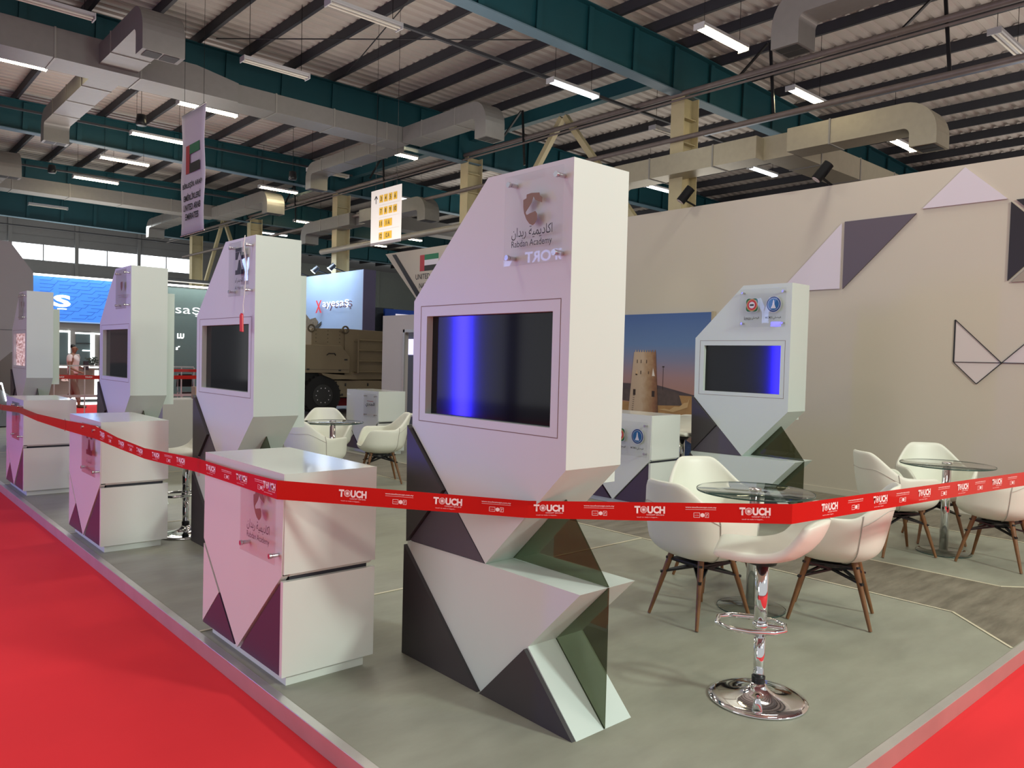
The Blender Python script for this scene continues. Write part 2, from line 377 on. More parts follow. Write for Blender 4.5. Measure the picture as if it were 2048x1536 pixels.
# mural
def mural():
    m = bpy.data.materials.new('printed_sunset'); m.use_nodes = True; nt = m.node_tree; b = nt.nodes['Principled BSDF']
    tc = nt.nodes.new('ShaderNodeTexCoord'); sp = nt.nodes.new('ShaderNodeSeparateXYZ'); r = nt.nodes.new('ShaderNodeValToRGB')
    mr = nt.nodes.new('ShaderNodeMapRange'); mr.inputs['From Min'].default_value = 1.05; mr.inputs['From Max'].default_value = 2.2
    e = r.color_ramp.elements; e[0].position = 0; e[0].color = (0.36, 0.19, 0.16, 1); e[1].position = 1; e[1].color = (0.055, 0.115, 0.31, 1)
    for p, c in ((0.22, (0.33, 0.20, 0.22)), (0.42, (0.20, 0.20, 0.32)), (0.62, (0.11, 0.19, 0.38))):
        k = e.new(p); k.color = (*c, 1)
    nt.links.new(tc.outputs['Object'], sp.inputs[0]); nt.links.new(sp.outputs['Z'], mr.inputs['Value'])
    nt.links.new(mr.outputs[0], r.inputs[0]); nt.links.new(r.outputs[0], b.inputs['Base Color']); b.inputs['Roughness'].default_value = 0.6
    t = thing('tower_mural', (XW-0.06, 6.03, 0.0), 'printed wall mural of a desert stone tower under a sunset sky', 'mural')
    MB().box((0, 0, 0.02), (0.059, 3.6, 2.205)).build('mural_panel', m, t)
    MB().box((0.0, -0.035, 0.02), (0.059, -0.0005, 2.215)).build('edge_strip', mat('mural_edge', (0.40, 0.34, 0.24), 0.6), t)
    def lay(pts, mm, nm, k): MB().prism([(y-6.03, z) for y, z in pts], -0.0015*k, -0.0001-0.0015*(k-1), 'x').build(nm, mm, t)
    lay([(6.03, 0.02), (9.6, 0.02), (9.6, 0.68), (6.03, 0.68)], vinyl('printed_sea', (0.008, 0.018, 0.06), (0.03, 0.06, 0.15), (1, 1, 5), 9), 'sea', 1)
    lay([(6.03, 0.62), (9.6, 0.62), (9.6, 0.90), (6.9, 0.93), (6.60, 1.02), (6.5, 1.06), (6.03, 1.06)], mat('printed_land', (0.36, 0.20, 0.085), 0.6, noise=0.3, nscale=6), 'shore', 2)
    lay([(6.03, 1.055), (9.6, 1.10), (9.6, 1.22), (6.9, 1.19), (6.30, 1.08)], mat('printed_hills', (0.07, 0.05, 0.06), 0.6, noise=0.3, nscale=9), 'bridge_deck', 2)
    lay([(6.45, 0.92), (6.9, 0.90), (7.6, 0.95), (7.6, 1.10), (6.8, 1.14), (6.52, 1.09)], mat('printed_wall_dark', (0.085, 0.06, 0.06), 0.6, noise=0.4, nscale=12), 'far_buildings', 3)
    lay([(6.85, 0.845), (6.75, 0.86), (6.66, 0.85), (6.58, 0.90), (6.50, 0.90), (6.42, 0.96), (6.36, 0.97), (6.33, 1.04), (6.36, 0.90), (6.45, 0.87), (6.6, 0.82)], mat('printed_sand', (0.50, 0.33, 0.17), 0.6), 'steps', 4)
    lay([(6.03, 0.65), (6.86, 0.72), (6.86, 0.76), (6.03, 0.70)], mat('printed_shadow', (0.02, 0.02, 0.04), 0.6), 'water_line', 4)
    lay([(6.03, 0.30), (6.35, 0.44), (6.55, 0.60), (6.6, 0.70), (6.03, 0.64)], mat('printed_rocks', (0.19, 0.12, 0.10), 0.6, noise=0.9, nscale=30), 'rocks', 3)
    tw = [(7.42, 0.60), (6.845, 0.60), (6.93, 1.655)]
    cren = []
    n = 9
    for i in range(n):
        y0 = 6.93+(7.325-6.93)*i/n; y1 = 6.93+(7.325-6.93)*(i+0.62)/n; ym = (y0+y1)/2
        cren += [(y0, 1.655), (ym, 1.695), (y1, 1.655)]
    tm = bpy.data.materials.new('printed_stone'); tm.use_nodes = True; nt = tm.node_tree; b = nt.nodes['Principled BSDF']
    tc = nt.nodes.new('ShaderNodeTexCoord'); sp = nt.nodes.new('ShaderNodeSeparateXYZ'); r = nt.nodes.new('ShaderNodeValToRGB')
    mr = nt.nodes.new('ShaderNodeMapRange'); mr.inputs['From Min'].default_value = 0.82; mr.inputs['From Max'].default_value = 1.36
    e = r.color_ramp.elements; e[0].position = 0; e[0].color = (0.10, 0.045, 0.03, 1); e[1].position = 1; e[1].color = (0.46, 0.34, 0.26, 1)
    for p, c in ((0.18, (0.24, 0.11, 0.06)), (0.38, (0.38, 0.24, 0.14)), (0.60, (0.50, 0.37, 0.27))):
        k = e.new(p); k.color = (*c, 1)
    ns = nt.nodes.new('ShaderNodeTexNoise'); ns.inputs['Scale'].default_value = 10; ns.inputs['Detail'].default_value = 6
    ad = nt.nodes.new('ShaderNodeMath'); ad.operation = 'MULTIPLY_ADD'; ad.inputs[1].default_value = 0.35; ad.inputs[2].default_value = -0.17
    a2 = nt.nodes.new('ShaderNodeMath'); a2.operation = 'ADD'
    nt.links.new(tc.outputs['Object'], sp.inputs[0]); nt.links.new(tc.outputs['Object'], ns.inputs['Vector']); nt.links.new(sp.outputs['Y'], mr.inputs['Value'])
    nt.links.new(ns.outputs['Fac'], ad.inputs[0]); nt.links.new(ad.outputs[0], a2.inputs[0]); nt.links.new(mr.outputs[0], a2.inputs[1])
    nt.links.new(a2.outputs[0], r.inputs[0]); nt.links.new(r.outputs[0], b.inputs['Base Color']); b.inputs['Roughness'].default_value = 0.65
    lay(tw+cren+[(7.325, 1.655)], tm, 'tower', 5)
    dk = mat('printed_opening', (0.035, 0.02, 0.02), 0.6)
    def op(y, z, w, h): lay([(y-w/2, z-h/2), (y+w/2, z-h/2), (y+w/2, z+h/2), (y-w/2, z+h/2)], dk, 'opening', 6)
    op(7.30, 1.07, 0.045, 0.085); op(6.955, 1.06, 0.05, 0.085); op(7.09, 1.52, 0.012, 0.05); op(7.19, 1.52, 0.012, 0.05); op(7.26, 1.52, 0.012, 0.05)
    op(7.19, 1.36, 0.014, 0.05); op(7.05, 1.36, 0.01, 0.04); op(7.27, 1.33, 0.03, 0.02)
    lay([(7.285, 1.335), (7.245, 1.335), (7.26, 1.41)], mat('printed_sail', (0.62, 0.42, 0.25), 0.6), 'dhow_sail', 6)
    lay([(6.985, 1.315), (6.935, 1.315), (6.97, 1.43)], mat('printed_sail2', (0.72, 0.66, 0.62), 0.6), 'dhow_sail', 6)
    for k in range(12): op(7.305+0.003*k, 1.02-0.03*k, 0.03, 0.006)
    lay([(6.795, 1.12), (6.79, 1.12), (6.79, 1.45), (6.795, 1.45)], dk, 'lamp_post', 4)
    lay([(6.81, 1.445), (6.775, 1.445), (6.775, 1.46), (6.81, 1.46)], dk, 'lamp_head', 4)
    return t
mural()

# ================================================================== KIOSKS
KD = 0.335
def kiosk(x, y, label, group='tall display kiosks'):
    k = thing('display_kiosk', (x, y, 0), label, 'kiosk', group)
    outer = [(0, 2.306), (0.528, 2.306), (1.085, 1.778), (1.078, 1.155), (0.484, 0.583), (0.0, 1.062)]
    hole = [(0.097, 1.225), (0.972, 1.225), (0.972, 1.701), (0.097, 1.701)]
    m = MB(); m.prism(outer, 0.0, 0.05, 'x', holes=[hole]); m.prism(outer, 0.05, KD, 'x')
    m.build('upper_body', WHITE, k, bevel=0.0)
    f = MB(); g = 0.0016
    a0, a1, z0, z1 = 0.050, 1.024, 1.185, 1.752
    f.box((-0.0006, a0, z0), (0.004, a1, z0+0.0035)).box((-0.0006, a0, z1-0.0035), (0.004, a1, z1)).box((-0.0006, a0, z0), (0.004, a0+0.004, z1)).box((-0.0006, a1-0.004, z0), (0.004, a1, z1))
    f.build('panel_gap', GROOVE, k)
    MB().box((0.036, 0.0972, 1.2252), (0.0498, 0.9718, 1.7008)).build('screen', SCREEN, k)
    # neck behind the dark facets, lower body
    MB().prism([(1.078, 1.155), (1.071, 0.574), (0.484, 0.583)], 0.004, KD, 'x').build('neck', CHAR, k)
    MB().prism([(1.092, 1.158), (0.789, 0.872), (1.080, 0.574)], -0.022, 0.0035, 'x').build('dark_facet', CHAR, k)
    MB().prism([(0.786, 0.868), (0.490, 0.586), (1.072, 0.578)], -0.004, 0.0035, 'x').build('grey_facet', GREYP, k)
    MB().prism([(1.098, 0.5735), (0.484, 0.5825), (-0.098, 0.583), (0.192, 0.293), (-0.099, 0.0), (1.098, 0.0)], 0.0, KD, 'x').build('lower_body', WHITE, k)
    MB().prism([(1.102, 0.553), (1.102, 0.0005), (0.498, 0.0005)], -0.020, -0.0004, 'x').build('dark_facet', CHAR, k)
    MB().prism([(0.483, 0.0005), (0.196, 0.286), (-0.094, 0.0005)], -0.020, -0.0004, 'x').build('dark_facet', CHAR, k)
    MB().prism([(0.480, 0.586), (-0.0985, 0.5855), (0.155, 0.905)], KD/2-0.004, KD/2+0.004, 'x').build('tinted_pane', P_TINT, k)
    MB().prism([(-0.0985, 0.5825), (0.190, 0.293), (-0.0985, 0.0005)], KD/2-0.004, KD/2+0.004, 'x').build('tinted_pane', P_TINT, k)
    MB().box((KD+0.0004, 0.12, 0.965), (KD+0.105, 1.0, 2.07)).build('back_box', WHITE, k)
    return k
XK = 2.23
k1 = kiosk(XK, 2.16, 'tall white faceted display kiosk nearest the camera, large dark screen')
k2 = again(k1, (XK, 5.149, 0), 0, 'tall white display kiosk second in the aisle row, red tag hanging at its corner')
k3 = again(k1, (XK, 7.967, 0), 0, 'tall white display kiosk third in the aisle row with dark screen')
k4 = again(k1, (XK, 12.92, 0), 0, 'tall white display kiosk at the far left end of the aisle row, screen lit')
for ch in k4.children:
    if ch.name.startswith('screen'):
        ch.data = ch.data.copy(); ch.data.materials.clear()
        pm = vinyl('lit_screen_picture', (0.20, 0.07, 0.06), (0.75, 0.60, 0.60), (1, 3, 9), 3.0)
        nt = pm.node_tree; b = nt.nodes['Principled BSDF']; rr = [n for n in nt.nodes if n.type == 'VALTORGB'][0]
        nt.links.new(rr.outputs['Color'], b.inputs['Emission Color']); b.inputs['Emission Strength'].default_value = 0.8
        ch.data.materials.append(pm)
k5 = again(k1, (6.98, 3.81, 0), 0, 'tall white display kiosk in front of the beige wall, beside the tower mural')
k6 = again(k1, (6.98, 8.97, 0), 0, 'tall white display kiosk mostly hidden behind the nearest kiosk')

# ================================================================== COUNTERS
def counter(x, y, label):
    k = thing('reception_counter', (x, y, 0), label, 'counter', 'white reception counters')
    D = 0.469
    # top block: front face carries the long V, near side ends at the shadow gap
    front = [(0.0, 0.967), (0.938, 0.967), (0.946, 0.506), (0.492, 0.048), (0.012, 0.508)]
    m = MB(); m.prism(front, -0.006, -0.0002, 'x'); m.prism([(0.944, 0.506), (0.492, 0.050), (0.016, 0.506)], 0.0, 0.03, 'x'); m.build('front_panel', GLOSSW, k)
    m = MB().prism([(0.0, 0.9665), (0.938, 0.9665), (0.938, 0.515), (0.0, 0.515)], 0.0, D, 'x')
    m.prism([(0.0, 0.5148), (0.938, 0.5148), (0.938, 0.500), (0.018, 0.500)], 0.0305, D-0.02, 'x')
    m.build('upper_box', GLOSSW, k)
    MB().box((0.04, 0.03, 0.05), (D-0.03, 0.93, 0.4995)).build('core', GAP, k)
    MB().box((-0.003, 0.002, 0.050), (D, 0.027, 0.482)).build('side_panel', GLOSSW, k)
    # facets on the front
    MB().prism([(0.028, 0.476), (0.470, 0.050), (0.028, 0.050)], 0.001, 0.030, 'x').build('dark_facet', PURP, k)
    MB().prism([(0.738, 0.256), (0.958, 0.050), (0.531, 0.050)], -0.002, 0.030, 'x').build('dark_facet', PURP, k)
    MB().prism([(0.953, 0.476), (0.740, 0.260), (0.958, 0.056)], -0.003, 0.030, 'x').build('white_facet', GLOSSW, k)
    MB().prism([(0.955, 0.488), (0.512, 0.050), (0.498, 0.050), (0.948, 0.500)], 0.010, 0.030, 'x').build('groove', GROOVE, k)
    MB().box((0.03, 0.028, 0.0), (D-0.04, 0.90, 0.0498)).build('plinth', GLOSSW, k)
    MB().prism([(0.735, 0.903), (0.712, 0.903), (0.642, 0.808), (0.650, 0.803)], -0.0050, -0.0041, 'x').build('slit', GROOVE, k)
    return k
c1 = counter(1.547, 3.22, 'white glossy reception counter nearest the camera, red tape bent round its corner')
c2 = again(c1, (1.547, 6.205, 0), 0, 'white reception counter second in the aisle row, beside the chrome bar stool')
c3 = again(c1, (1.547, 9.06, 0), 0, 'white reception counter farthest left in the aisle row')
c4 = again(c1, (6.30, 4.905, 0), 0, 'white reception counter below the tower mural, round coloured badges on it')
c5 = again(c1, (6.30, 10.04, 0), 0, 'white reception counter in the back beside the left seating group')

# ================================================================== ACRYLIC SIGNS
def sign_plate(x, y, z, w, h, label):
    """origin at the near lower corner, plate spans +y"""
    s = thing('acrylic_sign', (x, y, z), label, 'sign', 'clear acrylic logo plates')
    MB().box((-0.040, 0, 0), (-0.035, w, h)).build('plate', P_ACR, s)
    for yy in (0.03, w-0.03):
        for zz in (0.035, h-0.035):
            MB().tube([(-0.0349, yy, zz), (-0.0005, yy, zz)], 0.009, 14).tube([(-0.052, yy, zz), (-0.0401, yy, zz)], 0.012, 14).build('standoff', STEEL, s)
    return s
SHIELD = [(0.255, 2.165), (0.236, 2.17), (0.235, 2.185), (0.206, 2.188), (0.159, 2.183), (0.157, 2.173), (0.142, 2.162), (0.142, 2.141), (0.163, 2.149), (0.183, 2.157), (0.194, 2.173), (0.199, 2.16), (0.207, 2.145), (0.229, 2.124), (0.24, 2.113), (0.236, 2.103), (0.228, 2.101), (0.211, 2.106), (0.195, 2.108), (0.181, 2.111), (0.17, 2.099), (0.17, 2.076), (0.182, 2.061), (0.195, 2.054), (0.215, 2.063), (0.233, 2.082), (0.248, 2.109), (0.254, 2.136)]
AR_RABDAN = '\ufee5\ufe8d\ufeaa\ufe91\ufead \ufe94\ufef4\ufee4\ufef3\ufea9\ufe8e\ufedb\ufe8d'
AR_HAMRA = '\ufe80\ufe8d\ufeae\ufee4\ufea4\ufedf\ufe8d'
AR_JUNDI = '\ufef1\ufeaa\ufee8\ufea0\ufedf\ufe8d'
AR_SM = '\ufef2\ufee0\ufebc\ufef4\ufed3'
# Rabdan on the nearest kiosk and nearest counter
s = sign_plate(XK, 2.16+0.02, 1.895, 0.345, 0.378, 'clear acrylic plate with brown horse shield logo high on the nearest kiosk')
MB().prism([(a-0.02, b-1.895) for a, b in SHIELD], -0.0345, -0.033, 'x').build('shield_logo', BROWN, s)
text_mesh('arabic_name', AR_RABDAN, 0.052, (-0.034, 0.18, 0.133), FACE_NX, INK, s, width=0.245)
text_mesh('latin_name', 'Rabdan Academy', 0.036, (-0.034, 0.18, 0.086), FACE_NX, INK, s, width=0.243)
s = sign_plate(1.543, 3.22+0.008, 0.565, 0.375, 0.375, 'clear acrylic plate with brown horse shield logo on the nearest counter')
MB().prism([(a-0.015, b-1.885) for a, b in SHIELD], -0.0345, -0.033, 'x').build('shield_logo', BROWN, s)
text_mesh('arabic_name', AR_RABDAN, 0.052, (-0.034, 0.185, 0.135), FACE_NX, INK, s, width=0.245)
text_mesh('latin_name', 'Rabdan Academy', 0.036, (-0.034, 0.185, 0.083), FACE_NX, INK, s, width=0.243)
# Al Hamra
def hamra(s, sc, cy, cz):
    m = MB(); q = lambda a, b, c, d: m.prism([(cy+sc*a, cz+sc*b), (cy+sc*c, cz+sc*b), (cy+sc*c, cz+sc*d), (cy+sc*a, cz+sc*d)], -0.0345, -0.033, 'x')
    q(-0.07, 0.19, 0.07, 0.215)
    m.prism([(cy+sc*a, cz+sc*b) for a, b in ((-0.07, 0.188), (-0.07, 0.135), (-0.035, 0.135), (0.0, 0.188))], -0.0345, -0.033, 'x')
    m.prism([(cy+sc*a, cz+sc*b) for a, b in ((0.07, 0.188), (0.07, 0.135), (0.035, 0.135), (0.003, 0.188))], -0.0345, -0.033, 'x')
    m.prism([(cy+sc*a, cz+sc*b) for a, b in ((-0.03, 0.075), (0.03, 0.075), (0.012, 0.13), (-0.012, 0.13))], -0.0345, -0.033, 'x')
    q(-0.07, 0.03, 0.07, 0.062); q(-0.035, 0.062, 0.035, 0.075)
    m.build('house_logo', INK, s)
    text_mesh('arabic_name', AR_HAMRA, 0.04*sc, (-0.034, cy, cz-0.012*sc), FACE_NX, INK, s, width=0.14*sc)
    text_mesh('latin_name', 'Al Hamra', 0.024*sc, (-0.034, cy, cz-0.062*sc), FACE_NX, INK, s, width=0.14*sc)
s = sign_plate(XK, 5.149+0.02, 1.895, 0.345, 0.378, 'clear acrylic plate with black house logo on the second kiosk'); hamra(s, 1.0, 0.17, 0.12)
s = sign_plate(1.543, 6.205+0.008, 0.565, 0.375, 0.375, 'clear acrylic plate with black house logo on the second counter'); hamra(s, 1.15, 0.185, 0.11)
# small crest
def crest(s, cy, cz):
    MB().prism([(cy-0.03, cz+0.06), (cy+0.03, cz+0.06), (cy+0.03, cz+0.01), (cy, cz-0.03), (cy-0.03, cz+0.01)], -0.0345, -0.033, 'x').build('crest_logo', mat('crest_red', (0.25, 0.03, 0.06), 0.5), s)
    MB().box((-0.0345, cy-0.11, cz-0.07), (-0.033, cy+0.11, cz-0.063)).box((-0.0345, cy-0.09, cz-0.09), (-0.033, cy+0.09, cz-0.083)).build('caption_rule', SEAM, s)
s = sign_plate(XK, 7.967+0.02, 1.895, 0.345, 0.378, 'clear acrylic plate with small red crest on the third kiosk'); crest(s, 0.17, 0.2)
s = sign_plate(1.543, 9.06+0.008, 0.565, 0.375, 0.375, 'clear acrylic plate on the farthest left counter'); crest(s, 0.18, 0.2)
s = sign_plate(XK, 12.92+0.02, 1.895, 0.345, 0.378, 'clear acrylic plate on the far left kiosk with the lit screen'); crest(s, 0.17, 0.2)
# twin round badges
def badges(s, w, h):
    def disc(cy, cz, r, m, k, nm, n=36, wob=0.0):
        MB().prism([(cy+r*(1+wob*cos(4*a-pi))*cos(a), cz+r*(1+wob*cos(4*a-pi))*sin(a)) for a in [2*pi*i/n for i in range(n)]], -0.0335-0.0008*k, -0.0328-0.0008*(k-1), 'x').build(nm, m, s)
    a = w*0.26; b = w*0.73; z = h*0.58
    WB = mat('badge_white', (0.75, 0.75, 0.78), 0.5); BL = mat('badge_blue', (0.01, 0.07, 0.20), 0.4); GR = mat('badge_green', (0.01, 0.16, 0.03), 0.4)
    OR = mat('badge_orange', (0.55, 0.30, 0.12), 0.5); RD = mat('badge_red', (0.60, 0.03, 0.03), 0.4); LB = mat('badge_mid_blue', (0.02, 0.14, 0.33), 0.4)
    disc(a, z, 0.080, WB, 1, 'badge_rim'); disc(a, z, 0.0745, BL, 2, 'badge_field'); disc(a, z, 0.061, WB, 3, 'badge_ring'); disc(a, z, 0.058, LB, 4, 'badge_core')
    MB().prism([(a-0.028, z-0.04), (a+0.028, z-0.04), (a+0.012, z-0.005), (a+0.004, z+0.042), (a-0.004, z+0.042), (a-0.012, z-0.005)], -0.0375, -0.0372, 'x').build('badge_motif', WB, s)
    disc(b, z, 0.076, WB, 1, 'badge_rim', 48, 0.13); disc(b, z, 0.071, GR, 2, 'badge_field', 48, 0.13); disc(b, z, 0.061, OR, 3, 'badge_ring'); disc(b, z, 0.049, RD, 4, 'badge_core'); disc(b, z, 0.033, WB, 5, 'badge_centre')
    MB().box((-0.0382, b-0.022, z-0.008), (-0.0378, b+0.022, z+0.008)).build('badge_word', INK, s)
    text_mesh('badge_caption', 'Icmcx', 0.036, (-0.034, b+0.045, h*0.23), FACE_NX, INK, s, width=0.075, bold=0.01)
    text_mesh('badge_caption', AR_SM, 0.034, (-0.034, b-0.04, h*0.23), FACE_NX, INK, s, width=0.085, bold=0.01)
    text_mesh('badge_caption', 'MASTMCX', 0.020, (-0.034, a+0.045, h*0.24), FACE_NX, INK, s, width=0.075, bold=0.01)
    text_mesh('badge_caption', AR_SM, 0.032, (-0.034, a-0.04, h*0.23), FACE_NX, INK, s, width=0.085, bold=0.01)
s = sign_plate(6.98, 3.85, 1.885, 0.50, 0.375, 'wide clear acrylic plate with two round badges on the kiosk by the wall'); badges(s, 0.50, 0.375)
s = sign_plate(6.296, 4.93, 0.54, 0.50, 0.355, 'wide clear acrylic plate with two round badges on the counter by the mural'); badges(s, 0.50, 0.355)
s = sign_plate(6.296, 10.06, 0.57, 0.345, 0.355, 'clear acrylic plate with bold black Arabic name on the back counter')
text_mesh('arabic_name', AR_JUNDI, 0.075, (-0.034, 0.17, 0.19), FACE_NX, INK, s, width=0.26, bold=0.02)
MB().box((-0.0345, 0.08, 0.24), (-0.033, 0.26, 0.247)).build('caption_rule', mat('caption_red', (0.4, 0.03, 0.03), 0.5), s)
# red tag on a cord at the corner of the second kiosk
tg = thing('hanging_tag', (XK-0.07, 5.16, 1.83), 'small red tag hanging on a white cord from the second kiosk sign', 'tag')
MB().tube([(0, 0.01, -0.06), (0, 0.02, -0.005), (0, 0.0, 0.06), (0.01, -0.01, 0.25), (0.0, 0.02, 0.40), (0.02, 0.05, 0.47), (0.02, 0.08, 0.42), (0.02, 0.08, 0.36)], 0.003, 6).build('cord', mat('cord_white', (0.75, 0.72, 0.70), 0.5), tg)
MB().prism([(0.0, -0.19), (0.045, -0.185), (0.05, -0.075), (0.03, -0.06), (0.01, -0.07)], -0.012, 0.0, 'x').build('red_label', mat('tag_red', (0.65, 0.01, 0.02), 0.3), tg, bevel=0.003)

# ================================================================== CHAIRS
def smooth(a, b, x):
    t = max(0.0, min(1.0, (x-a)/(b-a))); return t*t*(3-2*t)
def chair_shell():
    N, M = 56, 14
    vs = []; fs = []
    def H(th):
        d = abs((degs(th)+180) % 360-180)
        return 0.455+0.195*smooth(30, 62, d)+0.185*smooth(108, 152, d)
    def pt(th, t, ins):
        h = H(th)
        c, s_ = cos(th), sin(th)
        n = 2.6; rr = 1/((abs(c)/0.272)**n+(abs(s_)/0.298)**n)**(1/n)
        zw = min(0.475, h-0.004)
        if t <= 0.5:
            a = pi*t; r = (rr-ins)*sin(a)**0.9; z = zw-(zw-0.350-ins)*cos(a)
        else:
            r = rr-ins; z = zw+(h-zw)*(t-0.5)*2
        lean = max(0, z-0.45)
        r *= 1+0.10*lean/0.4
        x = r*c-(0.16*lean if c < 0 else 0.05*lean)*abs(c); y = r*s_*(1-0.20*max(0, z-0.62)/0.2*(1 if c < -0.2 else 0.0))
        return (x, y, z)
    for side, ins in ((0, 0.0), (1, 0.030)):
        for j in range(M+1):
            for i in range(N):
                vs.append(pt(2*pi*i/N, max(j/M, 0.03), ins))
    K = (M+1)*N
    for j in range(M):
        for i in range(N):
            l = (i+1) % N
            fs.append((j*N+i, j*N+l, (j+1)*N+l, (j+1)*N+i)); fs.append((K+j*N+l, K+j*N+i, K+(j+1)*N+i, K+(j+1)*N+l))
    for i in range(N):
        l = (i+1) % N; fs.append((M*N+i, M*N+l, K+M*N+l, K+M*N+i))
    fs.append(tuple(reversed(range(N)))); fs.append(tuple(K+i for i in range(N)))
    m = MB().add(vs, fs, True)
    return m, pt
def degs(a): return a*180/pi
def make_chair(loc, rz, label):
    t = thing('shell_armchair', loc, label, 'chair', None, rz)
    m, pt = chair_shell(); m.build('seat_shell', LEATH, t, sub=1)
    # padded seat
    pr = []; N = 36
    vs = []; fs = []
    for k, (q, z) in enumerate(((0.05, 0.452), (0.6, 0.452), (0.9, 0.446), (1.0, 0.438), (1.0, 0.425))):
        for i in range(N):
            a = 2*pi*i/N; n = 2.7; r = q/((abs(cos(a))/0.222)**n+(abs(sin(a))/0.236)**n)**(1/n); vs.append((r*cos(a)+0.012, r*sin(a), z))
    for k in range(4):
        for i in range(N):
            l = (i+1) % N; fs.append((k*N+i, k*N+l, (k+1)*N+l, (k+1)*N+i))
    fs.append(tuple(range(N)))
    MB().add(vs, fs, True).build('seat_pad', LEATH, t)
    sm = MB()
    for th in (radians(118), radians(-118)):
        sm.tube([pt(th, 0.12+0.875*i/12, -0.0015) for i in range(13)], 0.0030, 5)
    ring = []
    for i in range(25):
        th = radians(118+124*i/24); tt = 0.84; ring.append(pt(th, tt-0.04*sin(pi*i/24), -0.0012))
    sm.tube(ring, 0.0022, 5)
    sm.build('stitched_seam', SEAM, t)
    for sx, sy in ((1, 1), (1, -1), (-1, 1), (-1, -1)):
        MB().tube([(sx*0.125, sy*0.115, 0.375), (sx*0.225, sy*0.190, 0.003)], 0.019, 12, r_end=0.010).build('leg', WOOD, t)
    b = MB()
    for sy in (1, -1):
        b.bar((0.15, sy*0.135, 0.345), (0.0, sy*0.05, 0.300), 0.020, 0.012); b.bar((-0.15, sy*0.135, 0.345), (0.0, sy*0.05, 0.300), 0.020, 0.012)
        b.bar((0.175, sy*0.155, 0.255), (0.0, sy*0.05, 0.300), 0.018, 0.012); b.bar((-0.175, sy*0.155, 0.255), (0.0, sy*0.05, 0.300), 0.018, 0.012)
    for sx in (1, -1):
        b.bar((sx*0.15, 0.135, 0.345), (sx*0.05, 0, 0.305), 0.020, 0.012); b.bar((sx*0.15, -0.135, 0.345), (sx*0.05, 0, 0.305), 0.020, 0.012)
        b.bar((sx*0.175, 0.155, 0.255), (sx*0.05, 0, 0.305), 0.018, 0.012); b.bar((sx*0.175, -0.155, 0.255), (sx*0.05, 0, 0.305), 0.018, 0.012)
    b.prism([(0.06, 0.06), (-0.06, 0.06), (-0.06, -0.06), (0.06, -0.06)], 0.296, 0.308, 'z')
    b.box((-0.13, -0.12, 0.335), (0.13, 0.12, 0.345))
    b.build('cross_brace', BLACK, t)
    return t
ch = make_chair((3.92, 2.66, 0), radians(-8), 'white shell armchair left of the front glass table, wooden legs, seen from its side')
ch['group'] = 'white shell armchairs'
G = 'white shell armchairs'
again(ch, (4.56, 2.165, 0), radians(112), 'white shell armchair just behind the chrome bar stool, back turned to the camera', G)
again(ch, (4.60, 3.02, 0), radians(-119), 'white shell armchair on the far side of the front glass table, facing the camera', G)
again(ch, (6.60, 2.61, 0), radians(-36), 'white shell armchair left of the right-hand glass table near the wall', G)
again(ch, (7.37, 2.60, 0), radians(-143), 'white shell armchair behind the right-hand glass table, facing the camera', G)
again(ch, (6.87, 1.96, 0), radians(90), 'white shell armchair cut by the right edge, in front of the right-hand table', G)
again(ch, (3.90, 7.42, 0), radians(20), 'white shell armchair nearest in the left seating group, behind the near counter', G)
again(ch, (4.99, 7.90, 0), radians(158), 'white shell armchair right of the left seating group table, in side view', G)
again(ch, (4.66, 8.62, 0), radians(-115), 'white shell armchair behind the left seating group table', G)

# ================================================================== GLASS TABLES
def make_table(loc, label):
    t = thing('round_glass_table', loc, label, 'table', 'round glass tables')
    MB().lathe([(0.0, 0.722), (0.345, 0.722), (0.350, 0.726), (0.350, 0.728), (0.345, 0.732), (0.0, 0.732)], n=64).build('glass_top', P_GLASS, t)
    MB().lathe([(0.3502, 0.7225), (0.3515, 0.7225), (0.3515, 0.7315), (0.3502, 0.7315)], n=64).build('top_edge', P_EDGE, t)
    MB().lathe([(0.0, 0.030), (0.033, 0.030), (0.033, 0.700), (0.0, 0.700)], n=32).build('pole', CHROME, t)
    MB().lathe([(0.0, 0.700), (0.028, 0.700), (0.028, 0.7215), (0.0, 0.7215)], n=24).lathe([(0.0, 0.7325), (0.038, 0.7325), (0.038, 0.748), (0.0, 0.748)], n=28).build('top_disc', STEEL, t)
    MB().lathe([(0.0, 0.0), (0.20, 0.0), (0.205, 0.003), (0.205, 0.008), (0.20, 0.012), (0.06, 0.022), (0.035, 0.030), (0, 0.030)], n=56).build('base', P_GLASS, t)
    MB().lathe([(0.2052, 0.003), (0.2062, 0.003), (0.2062, 0.009), (0.2052, 0.009)], n=56).build('base_edge', P_EDGE, t)
    return t
t1 = make_table((4.31, 2.55, 0), 'round glass table with chrome pole in the front seating group')
again(t1, (6.93, 2.36, 0), 0, 'round glass table with chrome pole near the beige wall at right')
again(t1, (4.42, 8.02, 0), 0, 'round glass table with chrome pole in the left seating group behind the counters')

